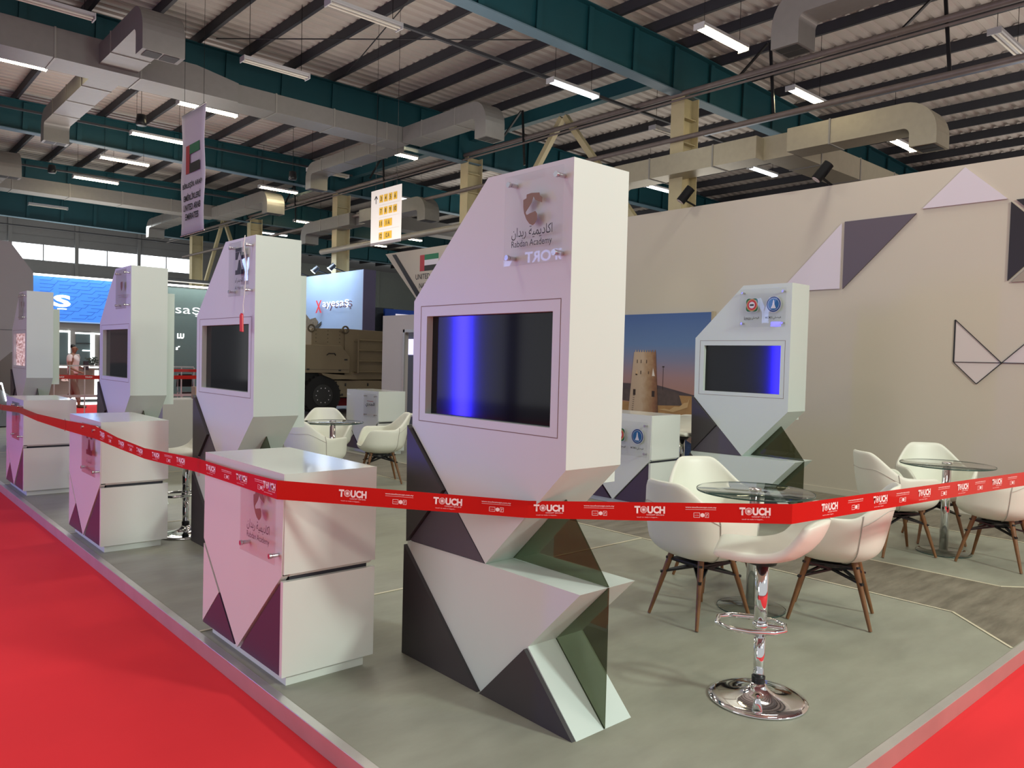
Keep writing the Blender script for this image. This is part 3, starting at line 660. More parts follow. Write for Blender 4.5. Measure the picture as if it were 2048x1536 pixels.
# ================================================================== BAR STOOLS
def make_stool(loc, rz, label):
    t = thing('bar_stool', loc, label, 'stool', None, rz)
    prof = [(0.205, 0.672), (0.195, 0.694), (0.15, 0.700), (0.08, 0.694), (0.0, 0.688), (-0.07, 0.690), (-0.13, 0.705), (-0.18, 0.740), (-0.212, 0.780), (-0.230, 0.822), (-0.240, 0.858)]
    prof2 = []
    for i in range(len(prof)-1):
        prof2.append(prof[i]); prof2.append(((prof[i][0]+prof[i+1][0])/2, (prof[i][1]+prof[i+1][1])/2))
    prof2.append(prof[-1])
    NV = 14; vs = []; fs = []
    for i, (x, z) in enumerate(prof2):
        u = i/(len(prof2)-1)
        hw = (0.175+0.035*smooth(0.05, 0.5, u))*(1-0.10*smooth(0.85, 1.0, u))
        for j in range(NV+1):
            v = -1+2*j/NV
            lift = 0.030*abs(v)**3*smooth(0.25, 0.55, u)*(1-smooth(0.6, 0.95, u)); curve = 0.085*abs(v)**2.2*smooth(0.35, 0.8, u)
            drop = -0.030*abs(v)**5*smooth(0.85, 1.0, u)
            vs.append((x+curve, hw*v, z+lift+drop))
    for i in range(len(prof2)-1):
        for j in range(NV):
            a = i*(NV+1)+j; fs.append((a, a+NV+1, a+NV+2, a+1))
    MB().add(vs, fs, True).build('seat_shell', LEATH, t, solid=0.042, sub=1, fix=False)
    MB().lathe([(0.0, 0.615), (0.06, 0.615), (0.07, 0.635), (0.09, 0.640), (0.09, 0.648), (0.0, 0.648)], n=28).build('seat_mount', BLACK, t)
    MB().lathe([(0.0, 0.290), (0.0285, 0.290), (0.0285, 0.620), (0.0, 0.620)], n=32).build('gas_lift_cover', CHROME, t)
    MB().lathe([(0.0, 0.060), (0.0245, 0.060), (0.0245, 0.291), (0.0, 0.291)], n=32).build('pole', CHROME, t)
    MB().lathe([(0.0, 0.075), (0.029, 0.075), (0.030, 0.105), (0.026, 0.108), (0.0, 0.108)], n=28).build('collar', BLACK, t)
    MB().lathe([(0.0, 0.0), (0.213, 0.0), (0.218, 0.004), (0.215, 0.010), (0.188, 0.016), (0.172, 0.0165), (0.13, 0.021), (0.085, 0.031), (0.055, 0.045), (0.038, 0.062), (0.031, 0.076), (0.0, 0.076)], n=72).build('trumpet_base', CHROME, t)
    loop = [(-0.06, -0.085, 0.335), (-0.105, -0.04, 0.335), (-0.105, 0.04, 0.335), (-0.06, 0.085, 0.335), (0.04, 0.110, 0.335), (0.13, 0.100, 0.335), (0.185, 0.05, 0.335), (0.185, -0.05, 0.335), (0.13, -0.100, 0.335), (0.04, -0.110, 0.335)]
    MB().tube(loop, 0.0115, 12, closed=True).tube([(0.0, 0.0, 0.335), (-0.105, 0.0, 0.335)], 0.009, 10).build('footrest', CHROME, t)
    MB().lathe([(0.029, 0.318), (0.034, 0.320), (0.034, 0.350), (0.029, 0.352)], n=24).build('footrest_clamp', CHROME, t)
    return t
st1 = make_stool((3.16, 1.82, 0), radians(118), 'white leatherette bar stool on chrome trumpet base in the foreground')
st1['group'] = 'white chrome-footed bar stools'
again(st1, (2.25, 6.49, 0), radians(180), 'white bar stool between the second counter and the second kiosk', 'white chrome-footed bar stools')
again(st1, (6.45, 9.05, 0), radians(90), 'white bar stool beside the back counter, partly behind the nearest kiosk', 'white chrome-footed bar stools')
st4 = again(st1, (7.13, 5.13, 0.0), radians(180), 'white bar stool behind the counter below the tower mural', 'white chrome-footed bar stools')

st4.scale = (1, 1, 1.09)
# ================================================================== RED TAPE
def tape(name, nodes, label, printed=True, period=0.42, start=0.12, w_txt=None):
    """nodes: (x, y, z_top, z_bottom)"""
    t = thing(name, (nodes[0][0], nodes[0][1], nodes[0][3]), label, 'barrier tape')
    o0 = Vector(t.location); m = MB(); n = len(nodes)
    vs = []; fs = []
    for x, y, zt, zb in nodes:
        vs += [Vector((x, y, zb))-o0, Vector((x, y, zt))-o0]
    for i in range(n-1): fs.append((2*i, 2*i+2, 2*i+3, 2*i+1))
    ob = MB().add(vs, fs).build('tape_band', RED, t, solid=0.0008, fix=False); ob.modifiers['solid'].offset = 0
    return t, o0
def tape_print(t, o0, a, b, items):
    """print along a straight run a -> b; items: list of distances along the run for the wordmark"""
    A = Vector((a[0], a[1], (a[2]+a[3])/2)); B = Vector((b[0], b[1], (b[2]+b[3])/2)); L = (B-A).length
    X = (B-A).normalized()
    hA, hB = a[2]-a[3], b[2]-b[3]
    Z0 = Vector((0, 0, 1)); Nn = X.cross(Z0).normalized()
    # the reading side faces the camera side (the outside of the stand)
    if Nn.dot(Vector((0, 0, 0))-A.xy.to_3d()) < 0: Nn = -Nn
    Y = Nn.cross(X).normalized()
    R = Matrix(((X.x, Y.x, Nn.x), (X.y, Y.y, Nn.y), (X.z, Y.z, Nn.z)))
    def at(d, dy, h):
        f = d/L; hh = hA+(hB-hA)*f
        return A+X*d+Y*(dy*hh)-o0+Nn*0.0012
    for d in items:
        f = d/L; hh = hA+(hB-hA)*f
        if 0.06 < d < L-0.06:
            text_mesh('wordmark', 'T', hh*0.40, at(d-0.048, 0.10, hh), R, TWHITE, t, width=0.024, bold=0.05)
            text_mesh('wordmark', 'UCH', hh*0.40, at(d+0.029, 0.10, hh), R, TWHITE, t, width=0.072, bold=0.05)
            c = at(d-0.022, 0.10, hh); r0 = hh*0.215; ring = MB(); k = 24; vs = []
            for rr in (r0, r0*0.84, r0*0.66, r0*0.56, r0*0.40, 0.0):
                vs += [c+(X*cos(2*pi*i/k)+Y*sin(2*pi*i/k))*rr*(0.86 if rr else 1) for i in range(k)]
            fs = []
            for p in (0, 2, 4):
                for i in range(k): j = (i+1) % k; fs.append((p*k+i, p*k+j, (p+1)*k+j, (p+1)*k+i))
            ring.add(vs, fs).build('wordmark', TWHITE, t, fix=False)
            text_mesh('small_print', 'CONCEPT SDN BHD', hh*0.070, at(d+0.026, -0.17, hh), R, TWHITE, t, width=0.072)
            text_mesh('small_print', 'touch to make it happen...', hh*0.075, at(d-0.006, -0.31, hh), R, TWHITE, t, width=0.088)
        e = d+0.21
        if 0.06 < e < L-0.06:
            text_mesh('small_print', 'www.touchconcept.com.my', hh*0.11, at(e, 0.26, hh), R, TWHITE, t, width=0.125, bold=0.012)
            q = at(e, 0.15, hh); MB().add([q-X*0.062-Y*0.0006, q+X*0.062-Y*0.0006, q+X*0.062+Y*0.0006, q-X*0.062+Y*0.0006], [(0, 1, 2, 3)]).build('small_print', TWHITE, t, fix=False)
            fr = MB()
            for (xa, xb) in ((-0.028, -0.004), (0.018, 0.032)):
                p = [at(e+xa, -0.26, hh), at(e+xb, -0.26, hh), at(e+xb, -0.02, hh), at(e+xa, -0.02, hh)]
                for i in range(4):
                    u, v = p[i], p[(i+1) % 4]; dd = (v-u).normalized()*0.0008; nn = Nn.cross(dd)
                    fr.add([u-dd-nn, v+dd-nn, v+dd+nn, u-dd+nn], [(0, 1, 2, 3)])
            fr.build('small_print', TWHITE, t, fix=False)
            c = at(e+0.007, -0.14, hh); k = 16
            MB().add([c+(X*cos(2*pi*i/k)+Y*sin(2*pi*i/k))*hh*0.11 for i in range(k)], [tuple(range(k))]).build('small_print', TWHITE, t, fix=False)
            text_mesh('small_print', '?', hh*0.15, at(e+0.025, -0.14, hh), R, TWHITE, t, width=0.006)
            text_mesh('small_print', 'member', hh*0.05, at(e-0.016, -0.14, hh), R, TWHITE, t, width=0.018)
E_C1 = (1.500, 3.205, 0.946, 0.862); E_K1 = (2.206, 2.350, 0.914, 0.842); E_ST = (2.955, 1.578, 0.942, 0.860); E_END = (5.2, 1.385, 0.918, 0.838); E_OFF = (6.2, 1.27, 0.91, 0.83)
nodes = [(1.50, 13.9, 0.93, 0.85), (1.49, 12.0, 0.885, 0.82), (1.50, 10.02, 0.868, 0.808), (1.50, 9.07, 0.905, 0.845), (1.485, 8.1, 0.900, 0.835),
         (1.50, 7.14, 0.915, 0.835), (1.50, 6.19, 0.945, 0.850), (1.490, 5.6, 0.915, 0.845), (1.485, 5.0, 0.905, 0.840), (1.50, 4.17, 0.935, 0.862), (1.498, 3.7, 0.935, 0.865), E_C1, E_K1, E_ST, E_END, E_OFF]
tp, o0 = tape('barrier_tape', nodes, 'red printed barrier tape strung along counters, nearest kiosk and bar stool')
tape_print(tp, o0, E_C1, E_K1, [0.345, 0.765]); tape_print(tp, o0, E_K1, E_ST, [0.085, 0.50, 0.925])
tape_print(tp, o0, E_ST, E_END, [0.27, 0.69, 1.11, 1.53, 1.95])
tape_print(tp, o0, E_END, E_OFF, [0.16, 0.58]); tape_print(tp, o0, nodes[9], nodes[10], [0.2]); tape_print(tp, o0, nodes[10], E_C1, [0.12, 0.42]); tape_print(tp, o0, nodes[6], nodes[7], [0.2]); tape_print(tp, o0, nodes[7], nodes[8], [0.1, 0.5]); tape_print(tp, o0, nodes[8], nodes[9], [0.2, 0.6])
for c_y in (4.15, 7.12, 10.0):
    zt = {4.15: 0.935, 7.12: 0.915, 10.0: 0.87}[c_y]
    MB().box((-0.004, c_y-0.03, zt-0.09), (0.0, c_y+0.0, zt+0.012)).build('clear_sticky_strip', P_ACR, tp).location = (0, -o0.y, -o0.z)
t2, q2 = tape('barrier_tape', [(3.0, 17.25, 0.985, 0.905), (4.6, 17.25, 0.965, 0.885), (6.6, 17.25, 0.985, 0.905)], 'red barrier tape stretched across the far end of the stand')
for i in range(5): text_mesh('wordmark', 'TOUCH', 0.032, Vector((3.55+0.5*i, 17.2475, 0.935))-q2, FACE_NY, TWHITE, t2, width=0.13, bold=0.03)
t3, q3 = tape('barrier_tape', [(5.0, 19.6, 1.06, 0.99), (8.5, 19.6, 1.06, 0.99)], 'darker red tape line beyond the far end tape, above the railings')
for y_, x_ in ((17.3, 2.98), (17.3, 6.62)):
    p = MB().tube([(x_, y_, 0.0), (x_, y_, 1.05)], 0.02, 10).build('barrier_post', STEEL)
    p.location = (0, 0, 0); tag(p, 'thin steel post holding the far tape, ' + ('behind the farthest kiosk' if x_ < 4 else 'behind the second kiosk'), 'post')

# ================================================================== HALL STRUCTURE
def roof_z(x): return 8.05 if x < 13.2 else 8.05-0.032*(x-13.2)
XS = (-7, 13.2, 42); Y0, Y1 = -5.0, 44.6
vs = []; fs = []; pitch = 0.26; n = int((Y1-Y0)/pitch); ys = []
for i in range(n):
    y = Y0+i*pitch; ys += [(y, 0.0), (y+0.11, 0.0), (y+0.15, 0.045), (y+0.22, 0.045)]
for y, dz in ys:
    for x in XS: vs.append((x, y, roof_z(x)+dz))
for i in range(len(ys)-1):
    for j in range(2): a = i*3+j; fs.append((a, a+1, a+4, a+3))
o = MB().add(vs, fs).build('ceiling', ROOFM, fix=False); struct(o)
# far end wall with a ribbon of windows
FW = 44.5
WP = mat('cladding_grey', (0.30, 0.305, 0.31), 0.6, noise=0.05); WP2 = mat('cladding_pale', (0.42, 0.46, 0.44), 0.6, noise=0.05)
m = MB(); m.prism([(-14, -0.1), (42, -0.1), (42, 9.0), (-14, 9.0)], FW, FW+0.15, 'y', holes=[[(4.0, 5.83), (15.9, 5.83), (15.9, 6.60), (4.0, 6.60)]])
wf = m.build('wall_far', WP); struct(wf)
m = MB()
for z in (6.95, 7.35, 7.8, 5.2, 4.4, 3.4): m.box((-14, FW-0.05, z), (20, FW-0.001, z+0.05))
for x in (-2.0, 1.0, 4.0, 6.87, 9.75, 12.72, 15.6, 18.6): m.box((x, FW-0.16, -0.1), (x+0.16, FW-0.052, 8.2))
o = m.build('trim_1', WP); struct(o)
m = MB().box((18.8, FW-0.06, -0.1), (41.5, FW-0.002, 7.1))
for z in (3.0, 4.0, 5.0, 6.0): m.box((18.8, FW-0.075, z), (41.5, FW-0.061, z+0.05))
for x in (21.5, 24.5, 27.5, 30.5, 33.5): m.box((x, FW-0.2, -0.1), (x+0.16, FW-0.076, 7.1))
o = m.build('trim_2', WP2); struct(o)
wn = MB()
wn.box((4.0, FW+0.02, 5.83), (15.9, FW+0.04, 6.60)).build('window_1', mat('daylit_window', (0.9, 0.95, 1), 0.3, emit=(0.88, 0.96, 1.0), es=2.6)); struct(bpy.data.objects['window_1'])
m = MB()
for x in (5.4, 8.35, 11.25, 14.2): m.box((x, FW-0.02, 5.83), (x+0.05, FW+0.018, 6.60))
m.box((3.9, FW-0.03, 5.75), (15.95, FW-0.0, 5.83)); o = m.build('trim_3', WP); struct(o)
o = MB().box((41.5, -12, -0.1), (41.65, FW, 8)).build('wall_east', WP2); struct(o)

# rafters (teal plate girders across the hall)
def girder(y, zb, zt, x0, x1, label, segs):
    g = thing('plate_girder', (13.2, y, 0), label, 'girder', 'teal roof girders')
    m = MB(); m.prism([(x0-13.2, zb+0.25), (-0.25, zb), (x1-13.2, zb-0.05), (x1-13.2, zt-0.032*(x1-13.2)), (0, zt), (x0-13.2, zt)], -0.008, 0.008, 'y').build('web', TEAL, g)
    x = x0+1.0
    while x < min(x1-0.5, 31):
        zz0 = zb+0.25*(13.2-x)/(13.2-x0) if x < 13.2 else zb-0.05*(x-13.2)/(x1-13.2)
        zz1 = zt if x < 13.2 else zt-0.032*(x-13.2)
        MB().bar((x-13.2, -0.07, zz0+0.02), (x-13.2+0.03, -0.07, zz1-0.02), 0.016, 0.12).build('stiffener', TEAL, g); x += 1.25
    m = MB(); m.bar((x0-13.2, 0, zb+0.24), (-0.25, 0, zb-0.01), 0.27, 0.022).bar((-0.25, 0, zb-0.01), (x1-13.2, 0, zb-0.06), 0.27, 0.022).build('bottom_flange', FLANGE_LIT, g)
    m = MB(); m.bar((x0-13.2, 0, zt+0.01), (0, 0, zt+0.01), 0.25, 0.02).bar((0, 0, zt+0.01), (x1-13.2, 0, zt-0.032*(x1-13.2)+0.01), 0.25, 0.02).build('top_flange', TEAL, g)
    return g
girder(9.69, 6.93, 7.82, -7, 41, 'nearest teal roof girder, crossing the top of the picture to the cream column', 0)
girder(16.63, 6.75, 7.84, -7, 41, 'second teal roof girder, behind the long grey duct at upper left', 0)
girder(23.6, 6.95, 7.80, -7, 41, 'third teal roof girder from the camera, passing behind the hanging flag banner', 0)
girder(30.6, 6.75, 7.78, -7, 41, 'fourth teal roof girder from the camera', 0)
girder(37.6, 6.75, 7.78, -7, 41, 'farthest teal roof girder, just in front of the window wall', 0)
# purlins along the hall
def purlin(x, first=None, lab='dark grey roof purlin under the pinkish corrugated roof'):
    z = roof_z(x)
    if first is None:
        m = MB(); m.box((-0.035, Y0, -0.20), (-0.029, FW-0.2, -0.002)).box((-0.035, Y0, -0.006), (0.035, FW-0.2, -0.001)).box((-0.035, Y0, -0.20), (0.035, FW-0.2, -0.195)).box((0.028, Y0, -0.195), (0.035, FW-0.2, -0.17))
        o = m.build('roof_purlin', PURLIN); tag(o, lab, 'purlin', 'roof purlins')
    else:
        o = first.copy(); COL.objects.link(o)
    o.location = (x, 0, z-0.002); return o
p0 = purlin(13.05); x = 13.05-1.025
while x > -4: purlin(x, p0); x -= 1.025
x = 14.25
while x < 40: purlin(x, p0); x += 1.19
# columns and eave ties in the column row
def column(y, label, src=None):
    if src:
        return again(src, (13.2, y, -0.1), 0, label, 'cream steel columns')
    c = thing('steel_column', (13.2, y, -0.1), label, 'column', 'cream steel columns')
    MB().box((-0.23, -0.012, 0), (0.23, 0.012, 7.0)).box((-0.25, -0.16, 0), (-0.23, 0.16, 7.0)).box((0.23, -0.16, 0), (0.25, 0.16, 7.0)).build('h_section', COLM, c)
    MB().box((-0.2, -0.13, 6.05), (0.2, -0.013, 6.07)).box((-0.2, -0.13, 6.55), (0.2, -0.013, 6.57)).build('stiffener_plates', COLM, c)
    return c
co = column(9.69, 'nearest cream steel column, lit yellow, rising behind the beige wall')
column(16.63, 'cream steel column rising behind the slanted top of the nearest kiosk', co)
column(23.63, 'cream steel column left of the yellow numbered hanging sign', co)
column(30.6, 'cream steel column partly behind the second kiosk', co)
column(37.1, 'grey cream steel column below the hanging flag banner', co)
o = MB().box((-0.1, 0, 0), (0.1, 28, 0.30)).build('eave_beam', TEAL); o.location = (13.2, 9.69, 7.35); tag(o, 'teal beam running along the column row just under the roof', 'beam')
def vbrace(y0, y1, label):
    b = thing('v_brace', (13.2, (y0+y1)/2, 0), label, 'brace', 'inverted V braces')
    h = (y1-y0)/2
    for s_ in (1, -1): MB().bar((0, s_*0.05, 7.26), (0, s_*(h-0.15), 3.3), 0.13, 0.13).build('brace_leg', COLM, b)
    return b
vbrace(9.69, 16.63, 'inverted V brace of cream steel above the nearest kiosk')
vbrace(30.6, 37.1, 'inverted V brace of cream steel above the second kiosk')
# pipes and trays along the column row
def run(name, a, b, r, m, label, cat='pipe'):
    o = MB().tube([(0, 0, 0), tuple(Vector(b)-Vector(a))], r, 12).build(name, m); o.location = a; return tag(o, label, cat)
PIPE = mat('sprinkler_pipe_grey', (0.16, 0.13, 0.12), 0.45, noise=0.2)
PIPEL = mat('pale_pipe', (0.36, 0.33, 0.28), 0.4, metal=0.3)
run('conduit_pipe', (12.95, -6, 6.88), (12.95, 40, 6.98), 0.055, PIPE, 'long brown grey pipe crossing below the roof along the columns')
run('conduit_pipe', (12.80, -6, 6.72), (12.80, 40, 6.80), 0.022, PIPE, 'thinner pipe running just under the long brown grey pipe')
run('thick_pipe', (12.85, 12.5, 5.02), (12.85, 24.3, 5.00), 0.095, PIPEL, 'thick pale pipe low above the beige fascia, ending left of the numbered sign')
run('conduit_pipe', (12.9, 3.0, 6.02), (12.9, 38, 5.95), 0.05, PIPE, 'grey pipe running behind the numbered hanging sign')
ct = thing('cable_tray', (13.45, 0, 6.15), 'blue grey cable tray running along the hall right of the nearest column', 'cable tray')
MB().box((-0.06, -6, 0), (0.06, 9.4, 0.012)).box((-0.065, -6, 0), (-0.06, 9.4, 0.07)).box((0.06, -6, 0), (0.065, 9.4, 0.07)).build('tray', mat('tray_blue_grey', (0.20, 0.23, 0.30), 0.35, metal=0.6), ct)
def strut_v(x, y, zt, zb, label, src=None):
    if src: return again(src, (x, y, 0), 0, label, 'black perforated hanger struts')
    h = thing('hanger_strut', (x, y, 0), label, 'hanger', 'black perforated hanger struts')
    MB().bar((0, 0.0, zt), (0.0, -0.12, zb), 0.055, 0.03).build('drop_strut', BLACK, h)
    MB().bar((0, 0.05, zt), (0.0, 0.75, zt-0.55), 0.05, 0.03).build('angled_strut', BLACK, h)
    return h
sv = strut_v(13.42, 7.95, 7.6, 6.25, 'black perforated hanger above the cable tray, left of the second lit lamp')
strut_v(13.42, 4.9, 0, 0, 'black perforated hanger above the cable tray near the upper right corner', sv)
strut_v(12.9, 14.3, 0, 0, 'black perforated hanger right of the nearest kiosk top', sv)
strut_v(12.9, 20.6, 0, 0, 'black perforated hanger above the numbered sign', sv)
strut_v(12.9, 26.5, 0, 0, 'black perforated hanger left of the numbered sign', sv)

# long thin trays carrying lamp rows across the hall
def cross_tray(y, z, x0, x1, label):
    o = MB().box((0, -0.03, 0), (x1-x0, 0.03, 0.05)).build('lamp_rail', PURLIN); o.location = (x0, y, z); return tag(o, label, 'lamp rail')
cross_tray(10.72, 6.80, 3.0, 30, 'dark rail crossing the top centre and carrying unlit tube lamps')
cross_tray(22.6, 7.32, -6, 13, 'thin light rail running along the third girder')
cross_tray(27.2, 6.9, -6, 13, 'thin dark rail behind the hanging flag banner')
cross_tray(41.5, 7.0, -6, 15, 'thin dark rail in front of the high window ribbon')
# tube lamps
def lamp(kind):
    l = thing('tube_lamp', (0, 0, 0), 'x', 'lamp')
    MB().box((-0.63, -0.09, 0.02), (0.63, 0.09, 0.07)).box((-0.64, -0.10, -0.03), (-0.62, 0.10, 0.07)).box((0.62, -0.10, -0.03), (0.64, 0.10, 0.07)).build('housing', FIXT, l)
    mm = {'lit': TUBE, 'cool': TUBEC, 'off': TUBEOFF}[kind]
    for s_ in (1, -1): MB().tube([(-0.61, s_*0.045, -0.005), (0.61, s_*0.045, -0.005)], 0.017, 8).build('tube', mm, l)
    return l
LP = [('lit', 10.84, 7.28, 'bright tube lamp in front of the nearest teal girder at upper right'),
      ('lit', 14.30, 7.65, 'bright tube lamp right of the nearest cream column'),
      ('lit', 18.90, 7.68, 'bright tube lamp below the elbow of the big right-hand duct'),
      ('off', 14.15, 4.20, 'unlit tube lamp near the upper right corner'),
      ('off', 6.30, 10.66, 'unlit tube lamp at the top centre of the picture'),
      ('cool', 10.87, 10.60, 'dimly lit tube lamp at the end of the dark rail above the nearest kiosk'),
      ('off', 14.5, 11.05, 'unlit tube lamp left of the nearest cream column'),
      ('cool', 19.0, 11.35, 'short cool white tube lamp seen under the right-hand duct'),
      ('off', 2.65, 13.83, 'unlit tube lamp in the upper left corner'),
      ('off', 6.30, 13.78, 'unlit tube lamp in front of the second girder, right of the upper left duct branch'),
      ('cool', 18.9, 14.70, 'cool white tube lamp just right of the nearest kiosk top'),
      ('lit', 2.60, 16.95, 'bright tube lamp at the left edge under the long duct'),
      ('lit', 6.30, 17.12, 'bright tube lamp crossing behind the top of the flag banner'),
      ('lit', 11.15, 17.2, 'bright tube lamp above the yellow numbered sign'),
      ('lit', 6.28, 20.33, 'bright tube lamp left of the flag on the hanging banner'),
      ('off', 11.0, 20.5, 'unlit tube lamp beside the small duct outlet in the centre'),
      ('cool', 14.7, 21.85, 'cool purple-white tube lamp right of the numbered sign'),
      ('lit', 6.37, 23.5, 'lit tube lamp second row beyond the flag banner, left of it'),
      ('lit', 11.0, 23.75, 'lit tube lamp between flag banner and numbered sign'),
      ('lit', 6.45, 26.8, 'lit tube lamp third row beyond the flag banner'),
      ('lit', 14.6, 28.7, 'lit tube lamp low in the centre roof distance'),
      ('lit', 19.6, 29.0, 'lit tube lamp directly behind the foot of the numbered sign'),
      ('lit', 19.6, 31.9, 'lit tube lamp left below the numbered sign'),
      ('cool', 11.45, 30.3, 'cool white tube lamp right of the flag banner bottom'),
      ('cool', 14.9, 32.6, 'white tube lamp just above the second kiosk'),
      ('off', 6.4, 33.2, 'unlit tube lamp above the window ribbon')]
protos = {k: None for k in ('lit', 'cool', 'off')}
for kind, x, y, lab in LP:
    if protos[kind] is None: l = lamp(kind); protos[kind] = l
    else: l = copy_tree(protos[kind])
    l.location = (x, y, 6.72); l['label'] = lab; l['group'] = 'ceiling tube lamps'
    for s_ in (-0.5, 0.5): MB().tube([(s_, 0, 0.07), (s_, 0, roof_z(x+s_)-6.72)], 0.005, 5).build('hanger_rod', BLACK, l)

# ------------------------------------------------------------------ ducts
def duct_box(m, a, b, w, h):
    """straight horizontal duct from a to b (centre line of the underside)"""
    a = Vector(a); b = Vector(b); d = (b-a).normalized(); u = Vector((-d.y, d.x, 0))*w/2
    vs = [a-u, a+u, a+u+Vector((0, 0, h)), a-u+Vector((0, 0, h)), b-u, b+u, b+u+Vector((0, 0, h)), b-u+Vector((0, 0, h))]
    m.add(vs, [(0, 3, 2, 1), (4, 5, 6, 7), (0, 1, 5, 4), (1, 2, 6, 5), (2, 3, 7, 6), (3, 0, 4, 7)])
class Seams:
    def __init__(s, a, b, w, h, step):
        s.l = []; a = Vector(a); b = Vector(b); L = (b-a).length; d = (b-a).normalized(); k = step*0.6
        while k < L-0.1:
            p = a+d*k; m = MB(); duct_box(m, p+Vector((0, 0, -0.012)), p+d*0.03+Vector((0, 0, -0.012)), w+0.024, h+0.024); s.l.append(m); k += step
    def build(s, name, m, par):
        for q in s.l: q.build(name, m, par)
seams = Seams
def drop_end(a, d, w, h, drop):
    """rounded elbow turning the branch end down; a = underside centre at the start of the elbow, d = unit direction"""
    m = MB(); a = Vector(a); d = Vector(d); u = Vector((-d.y, d.x, 0))*w/2; top = a+Vector((0, 0, h)); R = h+0.10; C = a+Vector((0, 0, -0.10))
    n = 8; O = []; I = []
    for i in range(n+1):
        t = pi/2*(1-i/n); O.append(C+d*(R*cos(t))+Vector((0, 0, R*sin(t)))); I.append(C+d*(0.10*cos(t))+Vector((0, 0, 0.10*sin(t))))
    O.append(O[-1]-Vector((0, 0, drop))); I.append(I[-1]-Vector((0, 0, drop)))
    vs = []; fs = []
    for o_, i_ in zip(O, I): vs += [o_-u, o_+u, i_+u, i_-u]
    for k in range(len(O)-1):
        for q in range(4): r = (q+1) % 4; fs.append((4*k+q, 4*k+r, 4*k+4+r, 4*k+4+q))
    fs.append((0, 3, 2, 1)); k = len(O)-1; fs.append((4*k, 4*k+1, 4*k+2, 4*k+3))
    m.add(vs, fs)
    gr = MB(); c = (O[-1]+I[-1])/2; e = d*(h*0.40); f = u*0.80; z = Vector((0, 0, -0.006))
    for s0, s1 in ((-1, -0.05), (0.05, 1)): gr.add([c-e+f*s0+z, c+e+f*s0+z, c+e+f*s1+z, c-e+f*s1+z], [(0, 1, 2, 3)])
    return m, gr
GRILL = mat('dark_grille', (0.03, 0.03, 0.03), 0.6)
def branch(par, org, a, b, w, h, drop=0.28, step=1.2, dm=None):
    a = Vector(a)-Vector(org); b = Vector(b)-Vector(org); d = (b-a).normalized()
    m = MB(); duct_box(m, a, b, w, h); e, gr = drop_end(b, d, w, h, drop); m.add(e.v, e.f)
    ob = m.build('branch', dm or DUCT, par); g = gr.build('outlet_grille', GRILL, ob, fix=False); seams(a, b, w, h, step).build('joint_flange', DSEAM, ob)
    return ob
# long duct at upper left
O1 = (0, 15.35, 6.35)
d1 = thing('air_duct', O1, 'long grey air duct crossing the upper left under the second girder', 'duct')
m = MB(); duct_box(m, (-10, 0, 0), (5.3, 0, 0), 0.72, 0.50); m.prism([(5.3, 0.0), (5.3, 0.50), (6.1, 0.36), (6.1, 0.0)], -0.36, 0.36, 'y'); duct_box(m, (6.1, 0, 0), (10.1, 0, 0), 0.62, 0.36)
m.build('trunk', DUCT, d1); seams((-10, 0, 0), (5.3, 0, 0), 0.72, 0.50, 1.35).build('joint_flange', DSEAM, d1); seams((6.1, 0, 0), (10.0, 0, 0), 0.62, 0.36, 1.3).build('joint_flange', DSEAM, d1)
branch(d1, O1, (3.95, 15.0, 6.42), (3.95, 13.0, 6.42), 0.62, 0.34, 0.30); branch(d1, O1, (3.95, 15.7, 6.42), (3.95, 19.6, 6.42), 0.50, 0.30, 0.28)
branch(d1, O1, (10.15, 15.0, 6.35), (10.15, 12.5, 6.35), 0.50, 0.34, 0.32); branch(d1, O1, (10.15, 15.7, 6.35), (10.15, 19.3, 6.35), 0.50, 0.30, 0.28)
# big duct at right
O2 = (12.9, 7.4, 5.25)
d2 = thing('air_duct', O2, 'big galvanised air duct with rounded elbows above the beige wall', 'duct')
m = MB(); duct_box(m, (0.0, 0, 0), (14, 0, 0), 0.62, 0.42); DW = mat('galvanised_duct_lamplit', (0.40, 0.36, 0.27), 0.4, metal=0.35, noise=0.1, nscale=9); m.build('trunk', DW, d2); seams((0.0, 0, 0), (14, 0, 0), 0.62, 0.42, 1.6).build('joint_flange', DSEAM, d2)  # duct metal turned brighter and yellower; glow of the nearby lamp painted in
branch(d2, O2, (12.90, 7.1, 5.25), (12.90, 5.15, 5.25), 0.52, 0.40, 0.20, 1.25, DW); branch(d2, O2, (12.90, 7.7, 5.25), (12.90, 11.0, 5.25), 0.52, 0.40, 0.25, 1.5, DW)
# duct at the top right
O3 = (10.4, 0.0, 6.45)
d3 = thing('air_duct', O3, 'short duct with downturned outlet at the top edge right of centre', 'duct')
branch(d3, O3, (10.5, 0.5, 6.45), (10.5, 5.55, 6.45), 0.48, 0.42, 0.30, 1.4)
